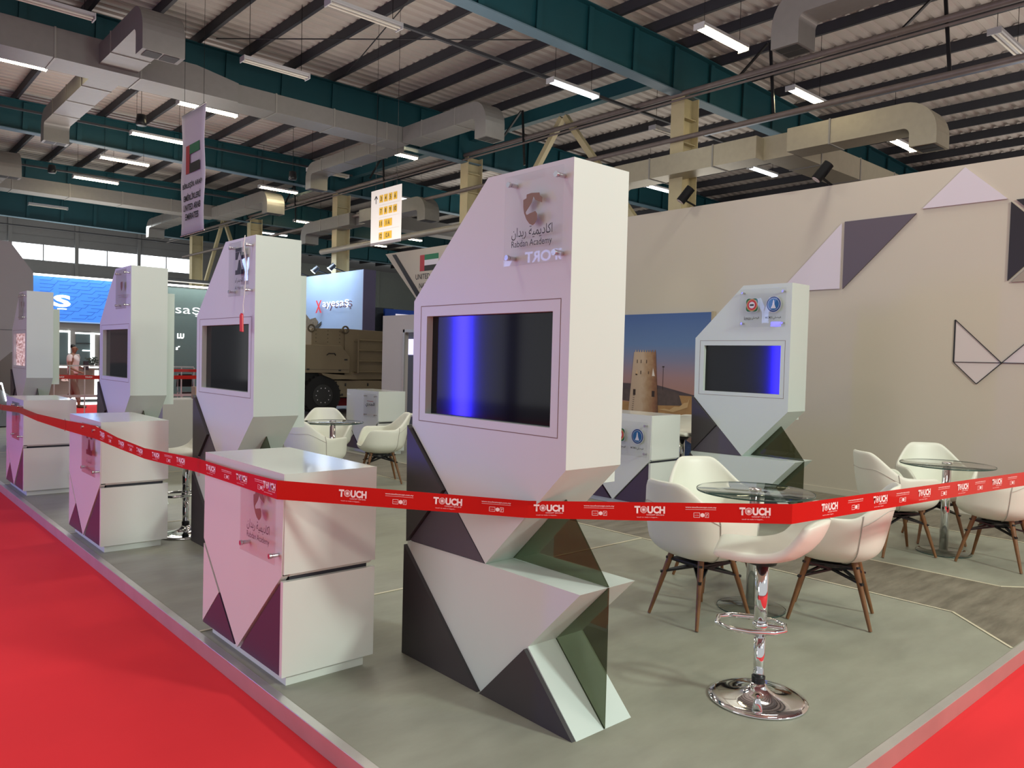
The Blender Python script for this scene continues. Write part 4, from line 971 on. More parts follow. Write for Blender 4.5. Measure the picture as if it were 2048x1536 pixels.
# ducts in the distance
O4 = (0, 29.2, 6.45)
d4 = thing('air_duct', O4, 'distant grey duct below the fourth girder at left, above the window ribbon', 'duct')
m = MB(); duct_box(m, (-6, 0, 0), (11.0, 0, 0), 0.7, 0.42); m.build('trunk', DUCT, d4); seams((-6, 0, 0), (11, 0, 0), 0.7, 0.42, 1.6).build('joint_flange', DSEAM, d4)
branch(d4, O4, (3.9, 28.8, 6.5), (3.9, 25.6, 6.5), 0.6, 0.38, 0.26); branch(d4, O4, (11.1, 29.0, 6.4), (11.1, 24.6, 6.4), 0.6, 0.38, 0.26); branch(d4, O4, (10.2, 29.6, 6.4), (10.2, 33.0, 6.4), 0.6, 0.34, 0.26)
O5 = (13.0, 22.0, 5.7)
d5 = thing('air_duct', O5, 'grey duct with pale elbow behind the yellow numbered sign', 'duct')
m = MB(); duct_box(m, (0, 0, 0), (12, 0, 0), 0.6, 0.42); m.build('trunk', DUCT, d5)
branch(d5, O5, (13.0, 21.7, 5.7), (13.0, 18.6, 5.7), 0.5, 0.38, 0.22); branch(d5, O5, (13.0, 22.3, 5.7), (13.0, 25.2, 5.7), 0.5, 0.38, 0.22)
# diagonal sag rods under the roof
for a, b, lab in (((8.9, 15.9, 7.8), (7.3, 9.9, 7.75), 'thin diagonal tie rod under the roof above the nearest kiosk'), ((6.0, 15.9, 7.8), (11.6, 10.0, 7.7), 'thin tie rod crossing the other one under the roof')):
    o = MB().tube([(0, 0, 0), tuple(Vector(b)-Vector(a))], 0.012, 6).build('tie_rod', BLACK); o.location = a; tag(o, lab, 'rod')

for x, y, lab in ((5.05, 17.45, 'small dark hanging loudspeaker left of the flag banner top'), (9.55, 19.75, 'small dark hanging loudspeaker right of the flag banner'), (5.0, 25.5, 'small dark hanging loudspeaker near the far duct at left')):
    h = thing('pendant_speaker', (x, y, 6.3 if y < 25 else 6.6), lab, 'loudspeaker', 'hanging loudspeakers')
    MB().lathe([(0, -0.12), (0.10, -0.12), (0.11, -0.08), (0.09, 0.10), (0, 0.12)], n=18).build('speaker_body', BLACK, h); MB().tube([(0, 0, 0.12), (0, 0, 8.05-h.location.z)], 0.006, 5).build('hanging_wire', BLACK, h)
# ------------------------------------------------------------------ hanging signs
BANN = mat('banner_fabric', (0.62, 0.58, 0.68), 0.75)
bn = thing('hanging_banner', (5.0, 14.83, 3.62), 'tall white hanging banner with UAE flag and black capital words', 'banner')
N = 14; vs = []; fs = []
for j in range(N+1):
    for i in range(7):
        z = 2.16*j/N; vs.append((0.012*sin(z*5+i*0.5), -1.13*i/6, z))
for j in range(N):
    for i in range(6): a = j*7+i; fs.append((a, a+1, a+8, a+7))
MB().add(vs, fs, True).build('fabric', BANN, bn, solid=0.004, fix=False)
MB().tube([(0, 0.02, 2.17), (0, -1.15, 2.17)], 0.012, 8).build('top_bar', STEEL, bn); MB().tube([(0, 0.02, -0.01), (0, -1.15, -0.01)], 0.012, 8).build('bottom_bar', STEEL, bn)
MB().tube([(0, -0.1, 2.18), (0, -0.1, 4.2)], 0.004, 5).tube([(0, -1.05, 2.18), (0, -1.05, 4.2)], 0.004, 5).build('hanging_wire', BLACK, bn)
def bflag(par, y, z, w, h, xo):
    def r(a, b, c, d, m, nm): MB().prism([(y-a, z+b), (y-c, z+b), (y-c, z+d), (y-a, z+d)], xo-0.002, xo, 'x').build(nm, m, par)
    r(0, 0, w*0.27, h, MATS['flag_red'], 'red_bar'); r(w*0.27, h*2/3, w, h, MATS['flag_green'], 'green_band'); r(w*0.27, 0, w, h/3, MATS['flag_black'], 'black_band')
bflag(bn, -0.26, 1.07, 0.66, 0.50, -0.018)
for body, z, h, w in (('BİRLEŞİK ARAP', 0.86, 0.135, 0.94), ('EMİRLİKLERİ', 0.655, 0.135, 0.82), ('UNITED ARAB', 0.465, 0.115, 0.84), ('EMIRATES', 0.30, 0.115, 0.64)):
    text_mesh('banner_words', body, h, (-0.020, -0.58, z), FACE_NX, INK, bn, width=w, bold=0.02)
hs = thing('hanging_direction_sign', (8.0, 13.16, 3.62), 'white hanging sign with yellow numbered squares and an up arrow', 'sign')
MB().box((-0.006, -1.04, 0), (0.006, 0, 1.05)).build('board', mat('sign_white', (0.66, 0.62, 0.60), 0.5), hs)
MB().tube([(0, -0.15, 1.05), (0, -0.15, 4.3)], 0.004, 5).tube([(0, -0.88, 1.05), (0, -0.88, 4.3)], 0.004, 5).build('hanging_wire', BLACK, hs)
YEL = mat('sign_yellow', (0.62, 0.36, 0.02), 0.5)
for row, items in enumerate((('3', '4', '5', '6'), ('7', '8', '9', '10'), ('11', '11 A'), ('12', '12 A'))):
    z = 0.865-0.235*row; y = -0.30
    for it in items:
        w = 0.125 if len(it) < 3 else 0.285
        MB().box((-0.009, y-w, z-0.07), (-0.0065, y, z+0.07)).build('yellow_square', YEL, hs)
        text_mesh('number', it, 0.085, (-0.011, y-w/2, z), FACE_NX, INK, hs, width=0.038*len(it.replace(' ', ''))+0.012*(len(it) > 2) + 0.008, bold=0.015); y -= w+0.035
    if row: MB().box((-0.0085, -0.99, z+0.112), (-0.0065, -0.28, z+0.116)).build('divider_line', SEAM, hs)
MB().box((-0.0095, -0.186, 0.79), (-0.0065, -0.170, 0.93)).bar((-0.008, -0.178, 0.935), (-0.008, -0.125, 0.875), 0.003, 0.017).bar((-0.008, -0.178, 0.935), (-0.008, -0.231, 0.875), 0.003, 0.017).build('up_arrow', INK, hs)

# spotlights on the wall top
MATTEB = mat('matt_black', (0.006, 0.006, 0.007), 0.6, spec=0.15)
def wall_spot(y, label, src=None):
    if src: return again(src, (XW, y, WH), 0, label, 'black spotlights on the beige wall')
    t = thing('wall_spotlight', (XW, y, WH), label, 'spotlight', 'black spotlights on the beige wall')
    MB().bar((0.06, 0, 0.002), (-0.20, 0, 0.05), 0.03, 0.012).build('arm', MATTEB, t)
    MB().tube([(-0.16, -0.05, 0.22), (-0.24, 0.06, 0.04)], 0.062, 20).build('housing', MATTEB, t)
    MB().tube([(-0.2402, 0.0602, 0.0397), (-0.243, 0.064, 0.033)], 0.050, 20).build('lens', mat('spot_lens', (0.5, 0.42, 0.42), 0.2), t)
    MB().bar((-0.20, 0.0, 0.05), (-0.20, -0.07, 0.13), 0.01, 0.03).build('bracket', MATTEB, t)
    return t
ws = wall_spot(6.40, 'black spotlight on the wall top nearest the cream column')
wall_spot(4.47, 'black spotlight on the wall top in front of the big duct', ws)
spot('wall_spot_light_a', (8.7, 6.46, 3.6), (7.6, 6.8, 0.5), 22, (1.0, 0.93, 0.80), 85, 0.8, 0.04)
spot('wall_spot_light_b', (8.7, 4.53, 3.6), (7.6, 4.9, 0.5), 12, (1.0, 0.93, 0.80), 85, 0.8, 0.04)

# ================================================================== NEIGHBOURING STANDS
# left fascia block of the same pavilion
lf = MB().prism([(-3.0, 2.86), (0.234, 2.84), (0.60, 2.32), (0.605, 0.95), (0.26, 0.857), (0.09, 0.69), (-3.0, 0.69)], 0, 0.3, 'y').build('pavilion_fascia', mat('fascia_grey', (0.33, 0.32, 0.33), 0.6)); 
lf.location = (2.35, 16.5, 0.55); tag(lf, 'large grey overhanging pavilion panel with cut corners at the left edge', 'fascia')
MB().box((-3.0, -0.004, 1.25), (0.605, -0.0005, 1.258)).build('panel_joint', GAP, lf)
ll = MB().prism([(-1.2, 0), (0.55, 0), (0.55, 0.62), (0.1, 0.95), (-1.2, 0.95)], 0, 0.5, 'y').build('led_desk', mat('desk_grey', (0.22, 0.23, 0.25), 0.5)); ll.location = (2.3, 18.2, -0.08); tag(ll, 'grey desk with a white light line at the left edge under the fascia', 'desk')
MB().bar((-0.2, -0.012, 0.55), (0.42, -0.012, 0.86), 0.02, 0.03).bar((0.42, -0.012, 0.86), (0.5, -0.012, 0.5), 0.02, 0.02).build('light_line', LEDW, ll)

# blue stand with illuminated letter
BLUE = mat('blue_spotlit_glow', (0.03, 0.16, 0.62), 0.55, emit=(0.06, 0.24, 0.85), es=0.55)  # emission stands in for spotlights on the header; the panel is no lamp
bs = thing('blue_stand', (4.85, 26.5, -0.1), 'stand with a bright blue patterned header, lit letter and LED edged niches', 'exhibition stand')
MB().box((-4, 0, 2.42), (3.4, 0.3, 3.72)).build('blue_header', BLUE, bs)
m = MB(); random.seed(3)
for k in range(11):
    z = 2.5+0.11*k; x = 0.05
    while x < 3.2:
        w = random.uniform(0.15, 0.5); m.box((x, -0.006, z), (x+w, -0.0005, z+0.010)); m.bar((x+w, -0.003, z+0.005), (x+w+0.09, -0.003, z+0.10), 0.006, 0.010); x += w+random.uniform(0.05, 0.25)
m.build('relief_lines', mat('blue_relief', (0.015, 0.09, 0.45), 0.6), bs)
MB().box((-4, -0.05, 3.72), (9.6, 0.0, 3.78)).build('top_light_strip', LEDW, bs)
MB().box((-4, -0.02, 2.38), (3.4, 0.32, 2.418)).build('header_lower_edge', mat('header_edge_blue', (0.3, 0.5, 0.8), 0.5), bs)
text_mesh('lit_letter', 'S', 0.36, (0.62, -0.09, 3.01), FACE_NY, LETTERW, bs, width=0.46, bold=0.04)
MB().box((0.50, -0.09, 2.76), (0.74, -0.05, 2.79)).build('letter_cedilla', LETTERW, bs)
DKT = mat('stand_dark_teal', (0.045, 0.065, 0.07), 0.5); DKG = mat('stand_taupe', (0.11, 0.10, 0.095), 0.5)
MB().box((-4, 0.05, 0), (3.4, 0.3, 2.38)).build('back_wall', DKG, bs)
MB().box((-0.2, 0.02, 0.3), (0.80, 0.049, 2.10)).box((1.02, 0.02, 0.3), (1.45, 0.049, 2.10)).build('dark_niche', DKT, bs)
MB().box((-0.2, -0.01, 2.08), (0.85, 0.02, 2.13)).box((0.82, -0.01, 1.45), (0.86, 0.02, 2.13)).box((1.0, -0.01, 2.05), (2.3, 0.02, 2.09)).box((1.42, -0.01, 0.9), (1.53, 0.02, 2.06)).box((1.2, -0.01, 1.53), (1.42, 0.02, 1.56)).build('led_frame', LEDW, bs)
MB().box((1.70, -0.02, 1.35), (2.2, 0.02, 1.85)).build('small_screen', SCREEN, bs)
MB().box((1.68, -0.01, 1.33), (2.22, 0.0, 1.35)).box((1.68, -0.01, 1.85), (2.22, 0.0, 1.87)).box((1.68, -0.01, 1.33), (1.70, 0.0, 1.87)).build('screen_frame', STEEL, bs)
MB().box((1.02, 0.0, 1.75), (1.42, 0.019, 1.77)).build('niche_shelf', BLACK, bs)
# reception desk with LED outline in front of it
ds = thing('led_reception_desk', (4.9, 25.3, -0.08), 'dark brown reception desk outlined by white LEDs behind the walking person', 'desk')
MB().box((0, 0, 0.12), (1.25, 0.6, 1.02)).build('desk_body', mat('desk_brown', (0.09, 0.06, 0.05), 0.5), ds)
MB().box((0, -0.02, 1.02), (1.3, 0.62, 1.06)).box((1.2, -0.022, 0.12), (1.3, -0.001, 0.95)).box((0, -0.022, 0.10), (1.3, -0.001, 0.16)).build('led_outline', LEDW, ds)
text_mesh('desk_letter', 'a', 0.14, (0.45, -0.03, 0.70), FACE_NY, mat('letter_pinkish', (0.6, 0.45, 0.42), 0.5), ds, width=0.26, bold=0.03)
MB().box((0.1, -0.9, 0.0), (1.5, -0.3, 0.03)).build('floor_light', LEDW, ds)
pl = thing('potted_plant', (6.0, 25.2, 0.98), 'small dark plant on the end of the LED edged reception desk', 'plant')
m = MB(); random.seed(5)
for k in range(60):
    a = random.uniform(0, 2*pi); r = random.uniform(0.02, 0.16); z = random.uniform(0.05, 0.28); s_ = 0.035
    c = Vector((r*cos(a), r*sin(a), z)); m.add([c+Vector((-s_, 0, 0)), c+Vector((0, 0.01, s_*0.7)), c+Vector((s_, 0, 0)), c+Vector((0, -0.01, -s_*0.7))], [(0, 1, 2, 3)])
m.build('leaves', mat('dark_leaf', (0.012, 0.02, 0.012), 0.6), pl, fix=False); MB().lathe([(0, 0), (0.05, 0), (0.07, 0.09), (0, 0.09)], n=16).build('pot', BLACK, pl)
cs = MB().box((-0.12, 0, 0), (0.12, 0.03, 0.34)).build('acrylic_stand', ACRYL); cs.location = (5.55, 25.5, 0.99); tag(cs, 'small clear literature stand on the LED edged desk', 'stand')

# dark green wall with letters
gw = thing('dark_green_stand_wall', (8.0, 26.6, -0.1), 'tall grey green stand wall with lit white letters between the kiosks', 'exhibition stand')
MB().box((0.25, 0, 0), (4.6, 0.25, 3.70)).build('green_wall', mat('grey_green_panel', (0.10, 0.135, 0.13), 0.5, noise=0.05), gw)
MB().box((0.25, -0.03, 3.9), (4.6, 0.28, 4.0)).build('dark_top_beam', BLACK, gw)
text_mesh('lit_letters', 'saş', 0.30, (1.20, -0.05, 2.92), FACE_NY, LETTERW, gw, width=0.80, bold=-0.01)
text_mesh('lit_letters', 'LU', 0.17, (0.98, -0.03, 2.10), FACE_NY, LETTERW, gw, width=0.22, bold=0.05)
text_mesh('lit_letters', "s˝", 0.13, (0.90, -0.03, 1.70), FACE_NY, LETTERW, gw, width=0.14, bold=0.03)
area('green_wall_wash', (9.6, 26.0, 3.75), (9.6, 26.75, 1.5), 2.6, 0.12, 26, (0.85, 1.0, 0.95))
area('blue_header_wash', (6.2, 25.6, 4.2), (6.2, 26.5, 3.0), 3.0, 0.2, 30, (0.75, 0.88, 1.0))
sl = thing('stand_spotlight', (10.15, 26.5, 3.6), 'small black spotlight on the grey green wall top beside the second kiosk', 'spotlight')
MB().tube([(0, 0.1, 0.43), (-0.06, -0.05, 0.26)], 0.07, 12).build('housing', BLACK, sl); MB().box((-0.02, 0.06, 0.0), (0.02, 0.10, 0.36)).build('bracket', BLACK, sl); MB().tube([(-0.061, -0.052, 0.258), (-0.066, -0.062, 0.25)], 0.062, 12).build('lens', LEDW, sl)
# grey storage counter and railings behind the third kiosk
lb = MB().box((0, 0, 0.0), (1.25, 0.5, 0.86)).build('low_white_wall', mat('low_wall', (0.42, 0.40, 0.36), 0.6)); lb.location = (3.35, 10.55, 0); tag(lb, 'low plain cream wall between the third and second kiosks', 'low wall')
lb.scale = (1, 1, 1)
for i, (x_, w_, h_, dl) in enumerate(((3.82, 0.16, 0.16, 'cardboard box at the left on the low cream wall'), (4.25, 0.2, 0.07, 'flat cardboard box at the right on the low cream wall'))):
    b = MB().box((0, 0, 0), (w_, 0.16, h_)).build('cardboard_box', CARD, bevel=0.004); b.location = (x_+0.0, 10.7, 0.861); tag(b, dl, 'box')
rl = thing('crowd_railing', (5.7, 20.6, -0.08), 'white metal railing with upright bars seen through the gap beside the second kiosk', 'railing')
m = MB(); m.box((-1.6, -0.02, 1.16), (1.6, 0.02, 1.19)).box((-1.6, -0.02, 0.42), (1.6, 0.02, 0.48))
for k in range(11): m.box((-1.6+0.32*k, -0.012, 0.0), (-1.575+0.32*k, 0.012, 1.16))
m.build('bars', mat('rail_white', (0.6, 0.62, 0.65), 0.4), rl)
for x_, lab in ((6.25, 'pale grey empty chair beyond the railing at left'), (7.6, 'dark empty chair beyond the railing at right')):
    c = thing('visitor_chair', (x_, 21.9, -0.08), lab, 'chair')
    mm = mat('chair_pale_blue', (0.35, 0.42, 0.52), 0.5) if x_ < 7 else BLACK
    MB().box((-0.22, -0.22, 0.43), (0.22, 0.22, 0.47)).build('seat', mm, c, bevel=0.01); MB().prism([(-0.24, 0.60), (0.24, 0.60), (0.18, 0.95), (-0.2, 0.95)], 0.20, 0.24, 'y').build('backrest', mm, c, bevel=0.01)
    for sx in (-1, 1):
        for sy in (-1, 1): MB().tube([(sx*0.2, sy*0.2, 0.0), (sx*0.19, sy*0.19, 0.97 if sy > 0 else 0.43)], 0.012, 6).build('leg', STEEL, c)

# blue lit stand wall with red X and letters
ay = thing('blue_lit_stand_wall', (12.6, 21.1, -0.1), 'pale blue lit stand wall with 3D white letters above the military truck', 'exhibition stand')
MB().box((0, 0.0, 0.001), (0.2, 5.2, 4.27)).build('blue_wall', mat('pale_blue_panel', (0.34, 0.46, 0.66), 0.5), ay)
MB().box((-0.02, -0.03, 0.001), (0.42, -0.001, 4.27)).build('purple_side', mat('purple_panel', (0.12, 0.11, 0.22), 0.5), ay)
text_mesh('raised_letters', 'ayesaş', 0.27, (-0.10, 1.55, 3.24), FACE_NX, LETTERW, ay, width=1.72, bold=-0.01)
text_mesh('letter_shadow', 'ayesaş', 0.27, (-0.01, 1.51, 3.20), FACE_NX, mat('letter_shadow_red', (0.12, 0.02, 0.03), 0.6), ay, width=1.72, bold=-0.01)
text_mesh('red_letter_x', 'X', 0.42, (-0.10, 2.68, 3.20), FACE_NX, mat('red_letter', (0.6, 0.03, 0.04), 0.4, emit=(0.6, 0.03, 0.04), es=0.4), ay, width=0.42, bold=0.02)
for i, (yy, lab) in enumerate(((3.7, 'left'), (2.4, 'middle'), (1.3, 'right'))):
    s_ = thing('arm_spotlight', (12.6, 21.1+yy, 4.17), lab+' one of three black arm spotlights over the pale blue wall', 'spotlight', 'spotlights over the pale blue wall')
    MB().bar((0.1, 0, 0.012), (-0.35, 0, 0.12), 0.03, 0.03).tube([(-0.30, -0.02, 0.22), (-0.42, 0.08, 0.06)], 0.08, 12).build('arm_and_head', BLACK, s_)
    MB().tube([(-0.421, 0.081, 0.059), (-0.43, 0.09, 0.045)], 0.09, 12).build('lens', LEDW, s_)
area('blue_wall_wash', (11.9, 23.5, 4.5), (12.6, 23.5, 2.6), 3.6, 0.2, 80, (0.62, 0.78, 1.0))
# printed soldier on the blue wall
so = thing('printed_soldier', (12.59, 24.25, 2.0), 'printed figure in camouflage holding a weapon on the pale blue wall', 'print')
CAM = mat('print_camo', (0.16, 0.13, 0.09), 0.7, noise=0.6, nscale=9)
MB().prism([(1.3, -0.6), (0.2, -0.6), (0.35, 0.0), (0.1, 0.35), (-0.2, 0.45), (-0.3, 0.6), (-0.1, 0.75), (0.3, 0.7), (0.7, 0.95), (0.72, 1.15), (0.9, 1.2), (1.1, 1.1), (1.3, 0.8)], -0.008, 0, 'x').build('figure', CAM, so)
MB().prism([(0.3, 0.30), (-0.55, 0.62), (-0.5, 0.50), (-0.35, 0.42), (-0.3, 0.25), (-0.2, 0.3), (0.25, 0.12)], -0.012, -0.0085, 'x').build('weapon', mat('print_gunmetal', (0.05, 0.05, 0.045), 0.6), so)
# dark curtain and blue board right of it
o = MB().box((0, 0, 0), (1.6, 0.1, 3.36)).build('dark_curtain', mat('curtain_dark', (0.02, 0.025, 0.035), 0.8, noise=0.3, bump=0.5)); o.location = (14.2, 24.3, -0.1); tag(o, 'dark blue black curtain panel behind the truck ladder', 'curtain')
o = MB().box((0, 0, 0.0), (3.5, 0.1, 3.32)).build('blue_board', mat('royal_blue', (0.01, 0.05, 0.30), 0.5)); o.location = (15.3, 24.1, -0.1); tag(o, 'royal blue board with a white panel above the low partition', 'board')
MB().box((0.45, -0.02, 2.4), (3.4, -0.001, 3.16)).build('white_panel', mat('board_white', (0.75, 0.72, 0.8), 0.5, emit=(0.8, 0.75, 0.9), es=0.5), o)

# ------------------------------------------------------------------ military truck
TAN = mat('desert_tan', (0.21, 0.165, 0.105), 0.55, noise=0.06, nscale=2); TAND = mat('desert_tan_dark', (0.10, 0.078, 0.05), 0.6)
tk = thing('military_truck', (9.4, 18.75, -0.1), 'desert tan military truck with ladder on its rear box, behind the left seating group', 'truck')
m = MB(); m.prism([(-2.0, 1.12), (1.42, 1.12), (1.42, 1.55), (1.15, 1.86), (-2.0, 1.86)], 0.0, 1.9, 'y'); m.build('engine_deck', TAN, tk, bevel=0.015)
m = MB(); m.prism([(1.40, 1.00), (1.55, 0.92), (3.9, 0.95), (3.9, 2.28), (1.40, 2.33)], 0.25, 2.1, 'y'); m.build('rear_box', TAN, tk, bevel=0.015)
m = MB(); m.prism([(0.42, 1.5), (1.41, 1.5), (1.41, 2.33), (0.42, 2.30)], 0.30, 2.2, 'y'); m.build('side_bin', TAN, tk, bevel=0.01)
m = MB().prism([(0.55, 1.115), (1.55, 1.04), (1.65, 0.95), (0.9, 0.95), (0.6, 1.06)], -0.05, 1.8, 'y'); m.build('fender', TAN, tk)
m = MB().prism([(0.85, 0.92), (1.1, 0.46), (2.5, 0.46), (3.2, 0.75), (3.4, 0.90)], 0.05, 1.9, 'y'); m.build('lower_body', TAN, tk, bevel=0.01)
MB().box((-2.0, 0.15, 0.9), (0.86, 1.9, 1.119)).box((-2, 0.6, 0.4), (3.3, 1.6, 0.93)).build('chassis', mat('chassis_black', (0.01, 0.01, 0.01), 0.7), tk)
m = MB()
for x_ in (1.75, 2.62): m.tube([(x_, 0.13, 1.12), (x_, 0.13, 2.06)], 0.028, 8)
for z_ in (1.15, 1.45, 1.75, 2.03): m.tube([(1.75, 0.13, z_), (2.62, 0.13, z_)], 0.022, 8)
for z_ in (1.15, 2.0):
    for x_ in (1.75, 2.62): m.tube([(x_, 0.13, z_), (x_-0.05, 0.26, z_)], 0.02, 6)
m.build('ladder', TAN, tk)
for x_ in (0.38, 1.40): MB().tube([(x_+0.09*cos(a), 0.24, 2.30+0.09*sin(a)) for a in [pi*2*i/14 for i in range(14)]], 0.025, 6, closed=True).build('lifting_ring', TAND, tk)
m = MB()
for x_ in (0.55, 0.9, 1.26):
    for z_ in (1.95, 2.05, 2.15, 2.25): m.tube([(x_, 0.298, z_), (x_, 0.285, z_)], 0.013, 8)
m.build('bolt_row', TAND, tk)
m = MB(); m.tube([(0.72, -0.0, 1.59), (0.76, -0.03, 1.64), (0.94, -0.03, 1.64), (0.98, 0.0, 1.59)], 0.014, 6).box((1.25, -0.012, 1.46), (1.34, -0.001, 1.50)).box((0.15, -0.012, 1.19), (0.22, -0.001, 1.23)).box((1.08, -0.012, 1.17), (1.15, -0.001, 1.21)).box((-1.9, -0.004, 1.205), (1.38, -0.001, 1.212))
m.box((1.3, 0.035, 0.76), (1.34, 0.049, 0.84)).box((2.0, 0.035, 0.76), (2.04, 0.049, 0.84)).box((1.2, 0.035, 0.50), (1.25, 0.049, 0.56)); m.build('latches', BLACK, tk)
wh = MB().tube([(0.62, 0.0, 0.52), (0.62, 0.36, 0.52)], 0.52, 40)
for k in range(26):
    a = 2*pi*k/26; wh.box((0, 0, 0), (0, 0, 0)); c, s_ = cos(a), sin(a)
    wh.bar((0.62+0.52*c, 0.02, 0.52+0.52*s_), (0.62+0.52*c, 0.34, 0.52+0.52*s_), 0.07, 0.04)
w = wh.build('wheel', mat('tyre_black', (0.012, 0.012, 0.013), 0.8), tk)
MB().tube([(0.62, -0.012, 0.52), (0.62, -0.001, 0.52)], 0.29, 28).build('rim', mat('rim_black', (0.03, 0.03, 0.03), 0.5), w)
m = MB()
for k in range(10): a = 2*pi*k/10; m.tube([(0.62+0.2*cos(a), -0.026, 0.52+0.2*sin(a)), (0.62+0.2*cos(a), -0.0125, 0.52+0.2*sin(a))], 0.016, 8)
m.build('wheel_nut', STEEL, w)
o = MB().box((0, 0, 0), (1.4, 0.5, 0.30)).box((0.0, -0.01, 0.34), (1.4, 0.5, 0.42)).build('red_plinth', mat('red_plinth', (0.55, 0.03, 0.05), 0.6)); o.location = (10.5, 20.3, 0.02); tag(o, 'red block under the truck body between wheel and back counter', 'plinth')

# small white block behind the second counter area
o = MB().box((0, 0, 0), (0.15, 0.55, 0.95)).build('white_side_block', WHITE); o.location = (2.9, 10.75, 0); tag(o, 'narrow white upright block left of the third kiosk foot', 'block')

# ================================================================== PERSON
def skin(name, pts, edges, radii, m, parent, root=0, sub=2):
    me = bpy.data.meshes.new(name); me.from_pydata([tuple(p) for p in pts], edges, [])
    me.materials.append(m)
    o = bpy.data.objects.new(name, me); COL.objects.link(o)
    if parent: o.parent = parent
    o.modifiers.new('skin', 'SKIN')
    if not me.skin_vertices: me.skin_vertices.new()
    for i, r in enumerate(radii):
        r = r if isinstance(r, (tuple, list)) else (r, r)
        me.skin_vertices[0].data[i].radius = r; me.skin_vertices[0].data[i].use_root = (i == root)
    s_ = o.modifiers.new('sub', 'SUBSURF'); s_.levels = sub; s_.render_levels = sub
    return o
SKIN = mat('skin', (0.26, 0.13, 0.085), 0.55); SHIRT = mat('shirt_pale', (0.66, 0.56, 0.57), 0.8, bump=0.2); PANTS = mat('trousers_tan', (0.21, 0.15, 0.125), 0.85, bump=0.3); HAIRM = mat('hair_black', (0.008, 0.007, 0.007), 0.6)
pe = thing('person', (5.09, 23.3, -0.08), 'person walking in pale t-shirt and tan trousers, dark hair, far aisle at left', 'person', None, radians(-41))
P = []; E = []; R = []
def V(x, y, z, r, frm=None):
    P.append((x, y, z)); R.append(r)
    if frm is not None: E.append((frm, len(P)-1))
    return len(P)-1
hip = V(0, 0, 0.90, 0.115); wa = V(0.0, 0, 1.05, (0.105, 0.13), hip); chs = V(0.005, 0, 1.25, (0.115, 0.155), wa); nk0 = V(0.0, 0, 1.39, (0.075, 0.085), chs); nk = V(0.02, 0, 1.45, 0.048, nk0)
hd0 = V(0.035, 0, 1.51, 0.062, nk); hd1 = V(0.035, 0, 1.58, (0.088, 0.072), hd0); hd2 = V(0.03, 0, 1.635, 0.072, hd1)
def arm(sy, el, wr, hand):
    sh = V(0.0, sy*0.17, 1.36, 0.055, nk0); e = V(*el, 0.038, sh); w = V(*wr, 0.027, e); h = V(*hand, (0.036, 0.018), w)
    d = (Vector(hand)-Vector(wr)).normalized()
    for i, (o_, L) in enumerate(((-0.028, 0.070), (-0.010, 0.082), (0.009, 0.078), (0.027, 0.062))):
        a = V(hand[0]+d.x*0.035, hand[1]+o_*0.5, hand[2]+d.z*0.035+o_*0.6, 0.009, h); V(hand[0]+d.x*(0.035+L*0.6)+0.01, hand[1]+o_*0.55, hand[2]+d.z*(0.035+L*0.6)+o_*0.6, 0.008, a)
    V(hand[0]+0.025, hand[1]-sy*0.02, hand[2]-0.01, 0.010, h)
arm(-1, (0.03, -0.22, 1.08), (0.25, -0.20, 0.97), (0.33, -0.19, 0.95)); arm(1, (0.02, 0.22, 1.09), (0.20, 0.16, 1.05), (0.28, 0.12, 1.06))
def leg(sy, kn, an, toe):
    a = V(0.0, sy*0.09, 0.84, 0.090, hip); k = V(*kn, 0.060, a); n_ = V(*an, 0.042, k); h = V(an[0]-0.01, an[1], 0.045, 0.042, n_); V(*toe, 0.030, h)
leg(-1, (0.15, -0.09, 0.48), (0.22, -0.09, 0.11), (0.38, -0.09, 0.035)); leg(1, (-0.02, 0.09, 0.47), (-0.20, 0.09, 0.17), (-0.08, 0.09, 0.035))
skin('body', P, E, R, SKIN, pe)
skin('shirt', [(0, 0, 0.90), (0.0, 0, 1.05), (0.005, 0, 1.25), (0.0, 0, 1.385), (0.0, -0.17, 1.36), (0.015, -0.205, 1.20), (0.0, 0.17, 1.36), (0.015, 0.205, 1.20)], [(0, 1), (1, 2), (2, 3), (3, 4), (4, 5), (3, 6), (6, 7)], [(0.135, 0.165), (0.130, 0.160), (0.138, 0.180), (0.085, 0.100), 0.075, 0.066, 0.075, 0.066], SHIRT, pe, 1)
skin('trousers', [(0, 0, 0.93), (0, 0, 0.86), (0.0, -0.09, 0.80), (0.15, -0.09, 0.48), (0.215, -0.09, 0.14), (0.0, 0.09, 0.80), (-0.02, 0.09, 0.47), (-0.19, 0.09, 0.20)], [(0, 1), (1, 2), (2, 3), (3, 4), (1, 5), (5, 6), (6, 7)], [(0.128, 0.150), (0.130, 0.150), 0.108, 0.078, 0.064, 0.108, 0.078, 0.064], PANTS, pe, 1)
skin('hair', [(0.005, 0, 1.585), (-0.01, 0, 1.64), (0.045, 0, 1.672)], [(0, 1), (1, 2)], [(0.088, 0.078), (0.082, 0.076), (0.062, 0.058)], HAIRM, pe, 0)
MB().tube([(0.105, 0, 1.585), (0.135, 0, 1.560), (0.110, 0, 1.548)], 0.014, 8).build('nose', SKIN, pe)
MB().tube([(0.108, -0.030, 1.590), (0.113, -0.031, 1.590)], 0.009, 8).tube([(0.108, 0.030, 1.590), (0.113, 0.031, 1.590)], 0.009, 8).build('eyes', BLACK, pe)
MB().tube([(0.104, -0.022, 1.525), (0.112, 0, 1.522), (0.104, 0.022, 1.525)], 0.006, 6).build('mouth', mat('lips', (0.22, 0.07, 0.06), 0.5), pe)
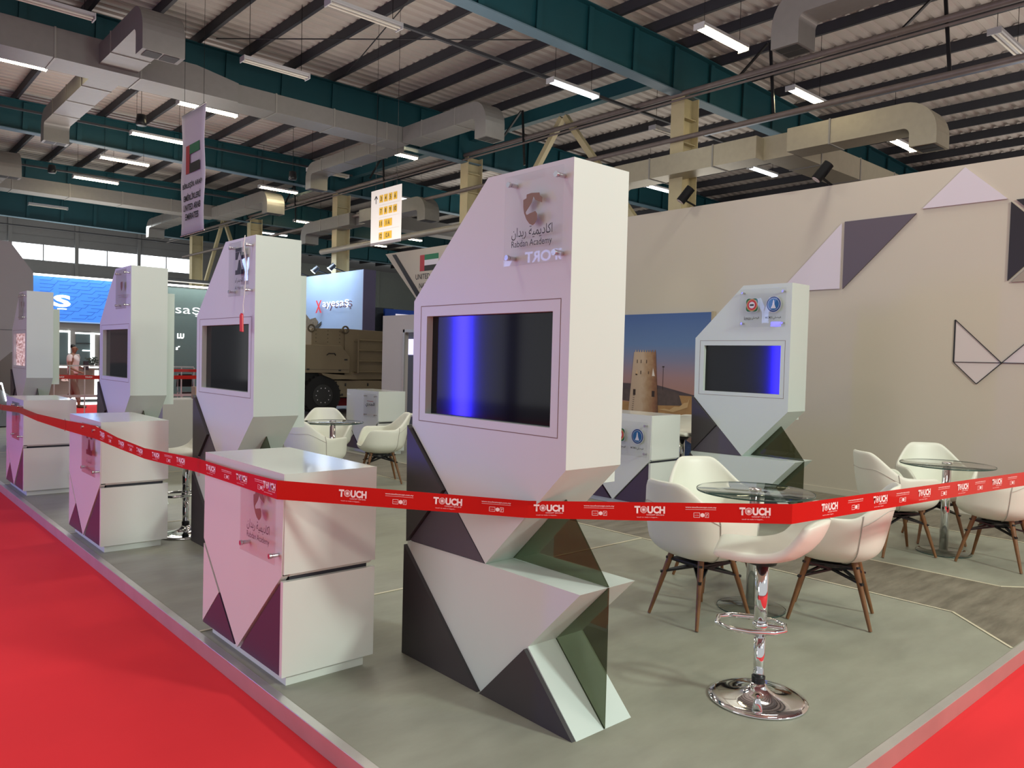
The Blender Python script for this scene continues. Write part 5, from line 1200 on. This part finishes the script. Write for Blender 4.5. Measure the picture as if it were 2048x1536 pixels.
MB().tube([(0.03, -0.078, 1.60), (0.035, -0.088, 1.58), (0.03, -0.078, 1.55)], 0.010, 6).tube([(0.03, 0.078, 1.60), (0.035, 0.088, 1.58), (0.03, 0.078, 1.55)], 0.010, 6).build('ears', SKIN, pe)
for an, toe in (((0.21, -0.09, 0.05), (0.38, -0.09, 0.03)), ((-0.20, 0.09, 0.10), (-0.08, 0.09, 0.03))):
    MB().tube([(an[0]-0.04, an[1], an[2]-0.015), an, toe, (toe[0]+0.03, toe[1], toe[2]-0.002)], [0.035, 0.05, 0.042, 0.02], 12).build('shoe', mat('shoe_brown', (0.09, 0.06, 0.04), 0.5), pe)
bg = MB().box((-0.01, -0.12, 0), (0.03, 0.08, 0.24)).build('held_folder', mat('folder_dark', (0.03, 0.02, 0.025), 0.5)); bg.location = (5.34, 23.02, 0.93); bg.rotation_euler = (0, 0, radians(-41)); tag(bg, 'dark folder held against the chest of the walking person', 'folder')

# lit sign of the stand across the aisle (seen only as a mirrored glow in the acrylic plates)
SIGNB = mat('blue_white_sign_light', (1, 1, 1), 0.5, emit=(0.35, 0.50, 1.0), es=7)
FACE_PX = Matrix(((0, 0, 1), (1, 0, 0), (0, 1, 0)))
for yc, zc, who in ((11.1, 3.0, 'nearer'), (22.7, 4.0, 'farther')):
    sg = thing('lit_sign', (-5.2, yc, zc), 'blue white lit Y shaped sign across the aisle, %s one, mirrored in acrylic' % who, 'sign')
    MB().prism([(-0.9, -0.45), (0.5, -0.45), (0.5, 0.45), (-0.9, 0.45)], -0.06, -0.01, 'x').build('sign_back', mat('sign_back_dark', (0.02, 0.02, 0.03), 0.5), sg)
    m = MB()
    for k in range(4): m.prism([(-0.30+0.07*k, 0.34), (-0.25+0.07*k, 0.34), (0.0+0.035*k, -0.05), (0.0+0.035*k, -0.34), (-0.03+0.035*k, -0.34), (-0.03+0.035*k, -0.05)], 0, 0.01, 'x')
    m.prism([(0.12, -0.05), (0.12, -0.34), (0.16, -0.34), (0.16, -0.05), (0.40, 0.30), (0.22, 0.34), (0.10, 0.10)], 0, 0.01, 'x')
    m.build('lit_shape', SIGNB, sg)
    if who == 'nearer': text_mesh('lit_letters', 'SPORT', 0.20, (0.01, -1.15, 0.35), FACE_PX, SIGNB, sg, width=1.0, bold=0.03)
    MB().box((-0.3, -0.05, -zc-0.08), (-0.06, 0.05, 0.45)).build('sign_post', BLACK, sg)
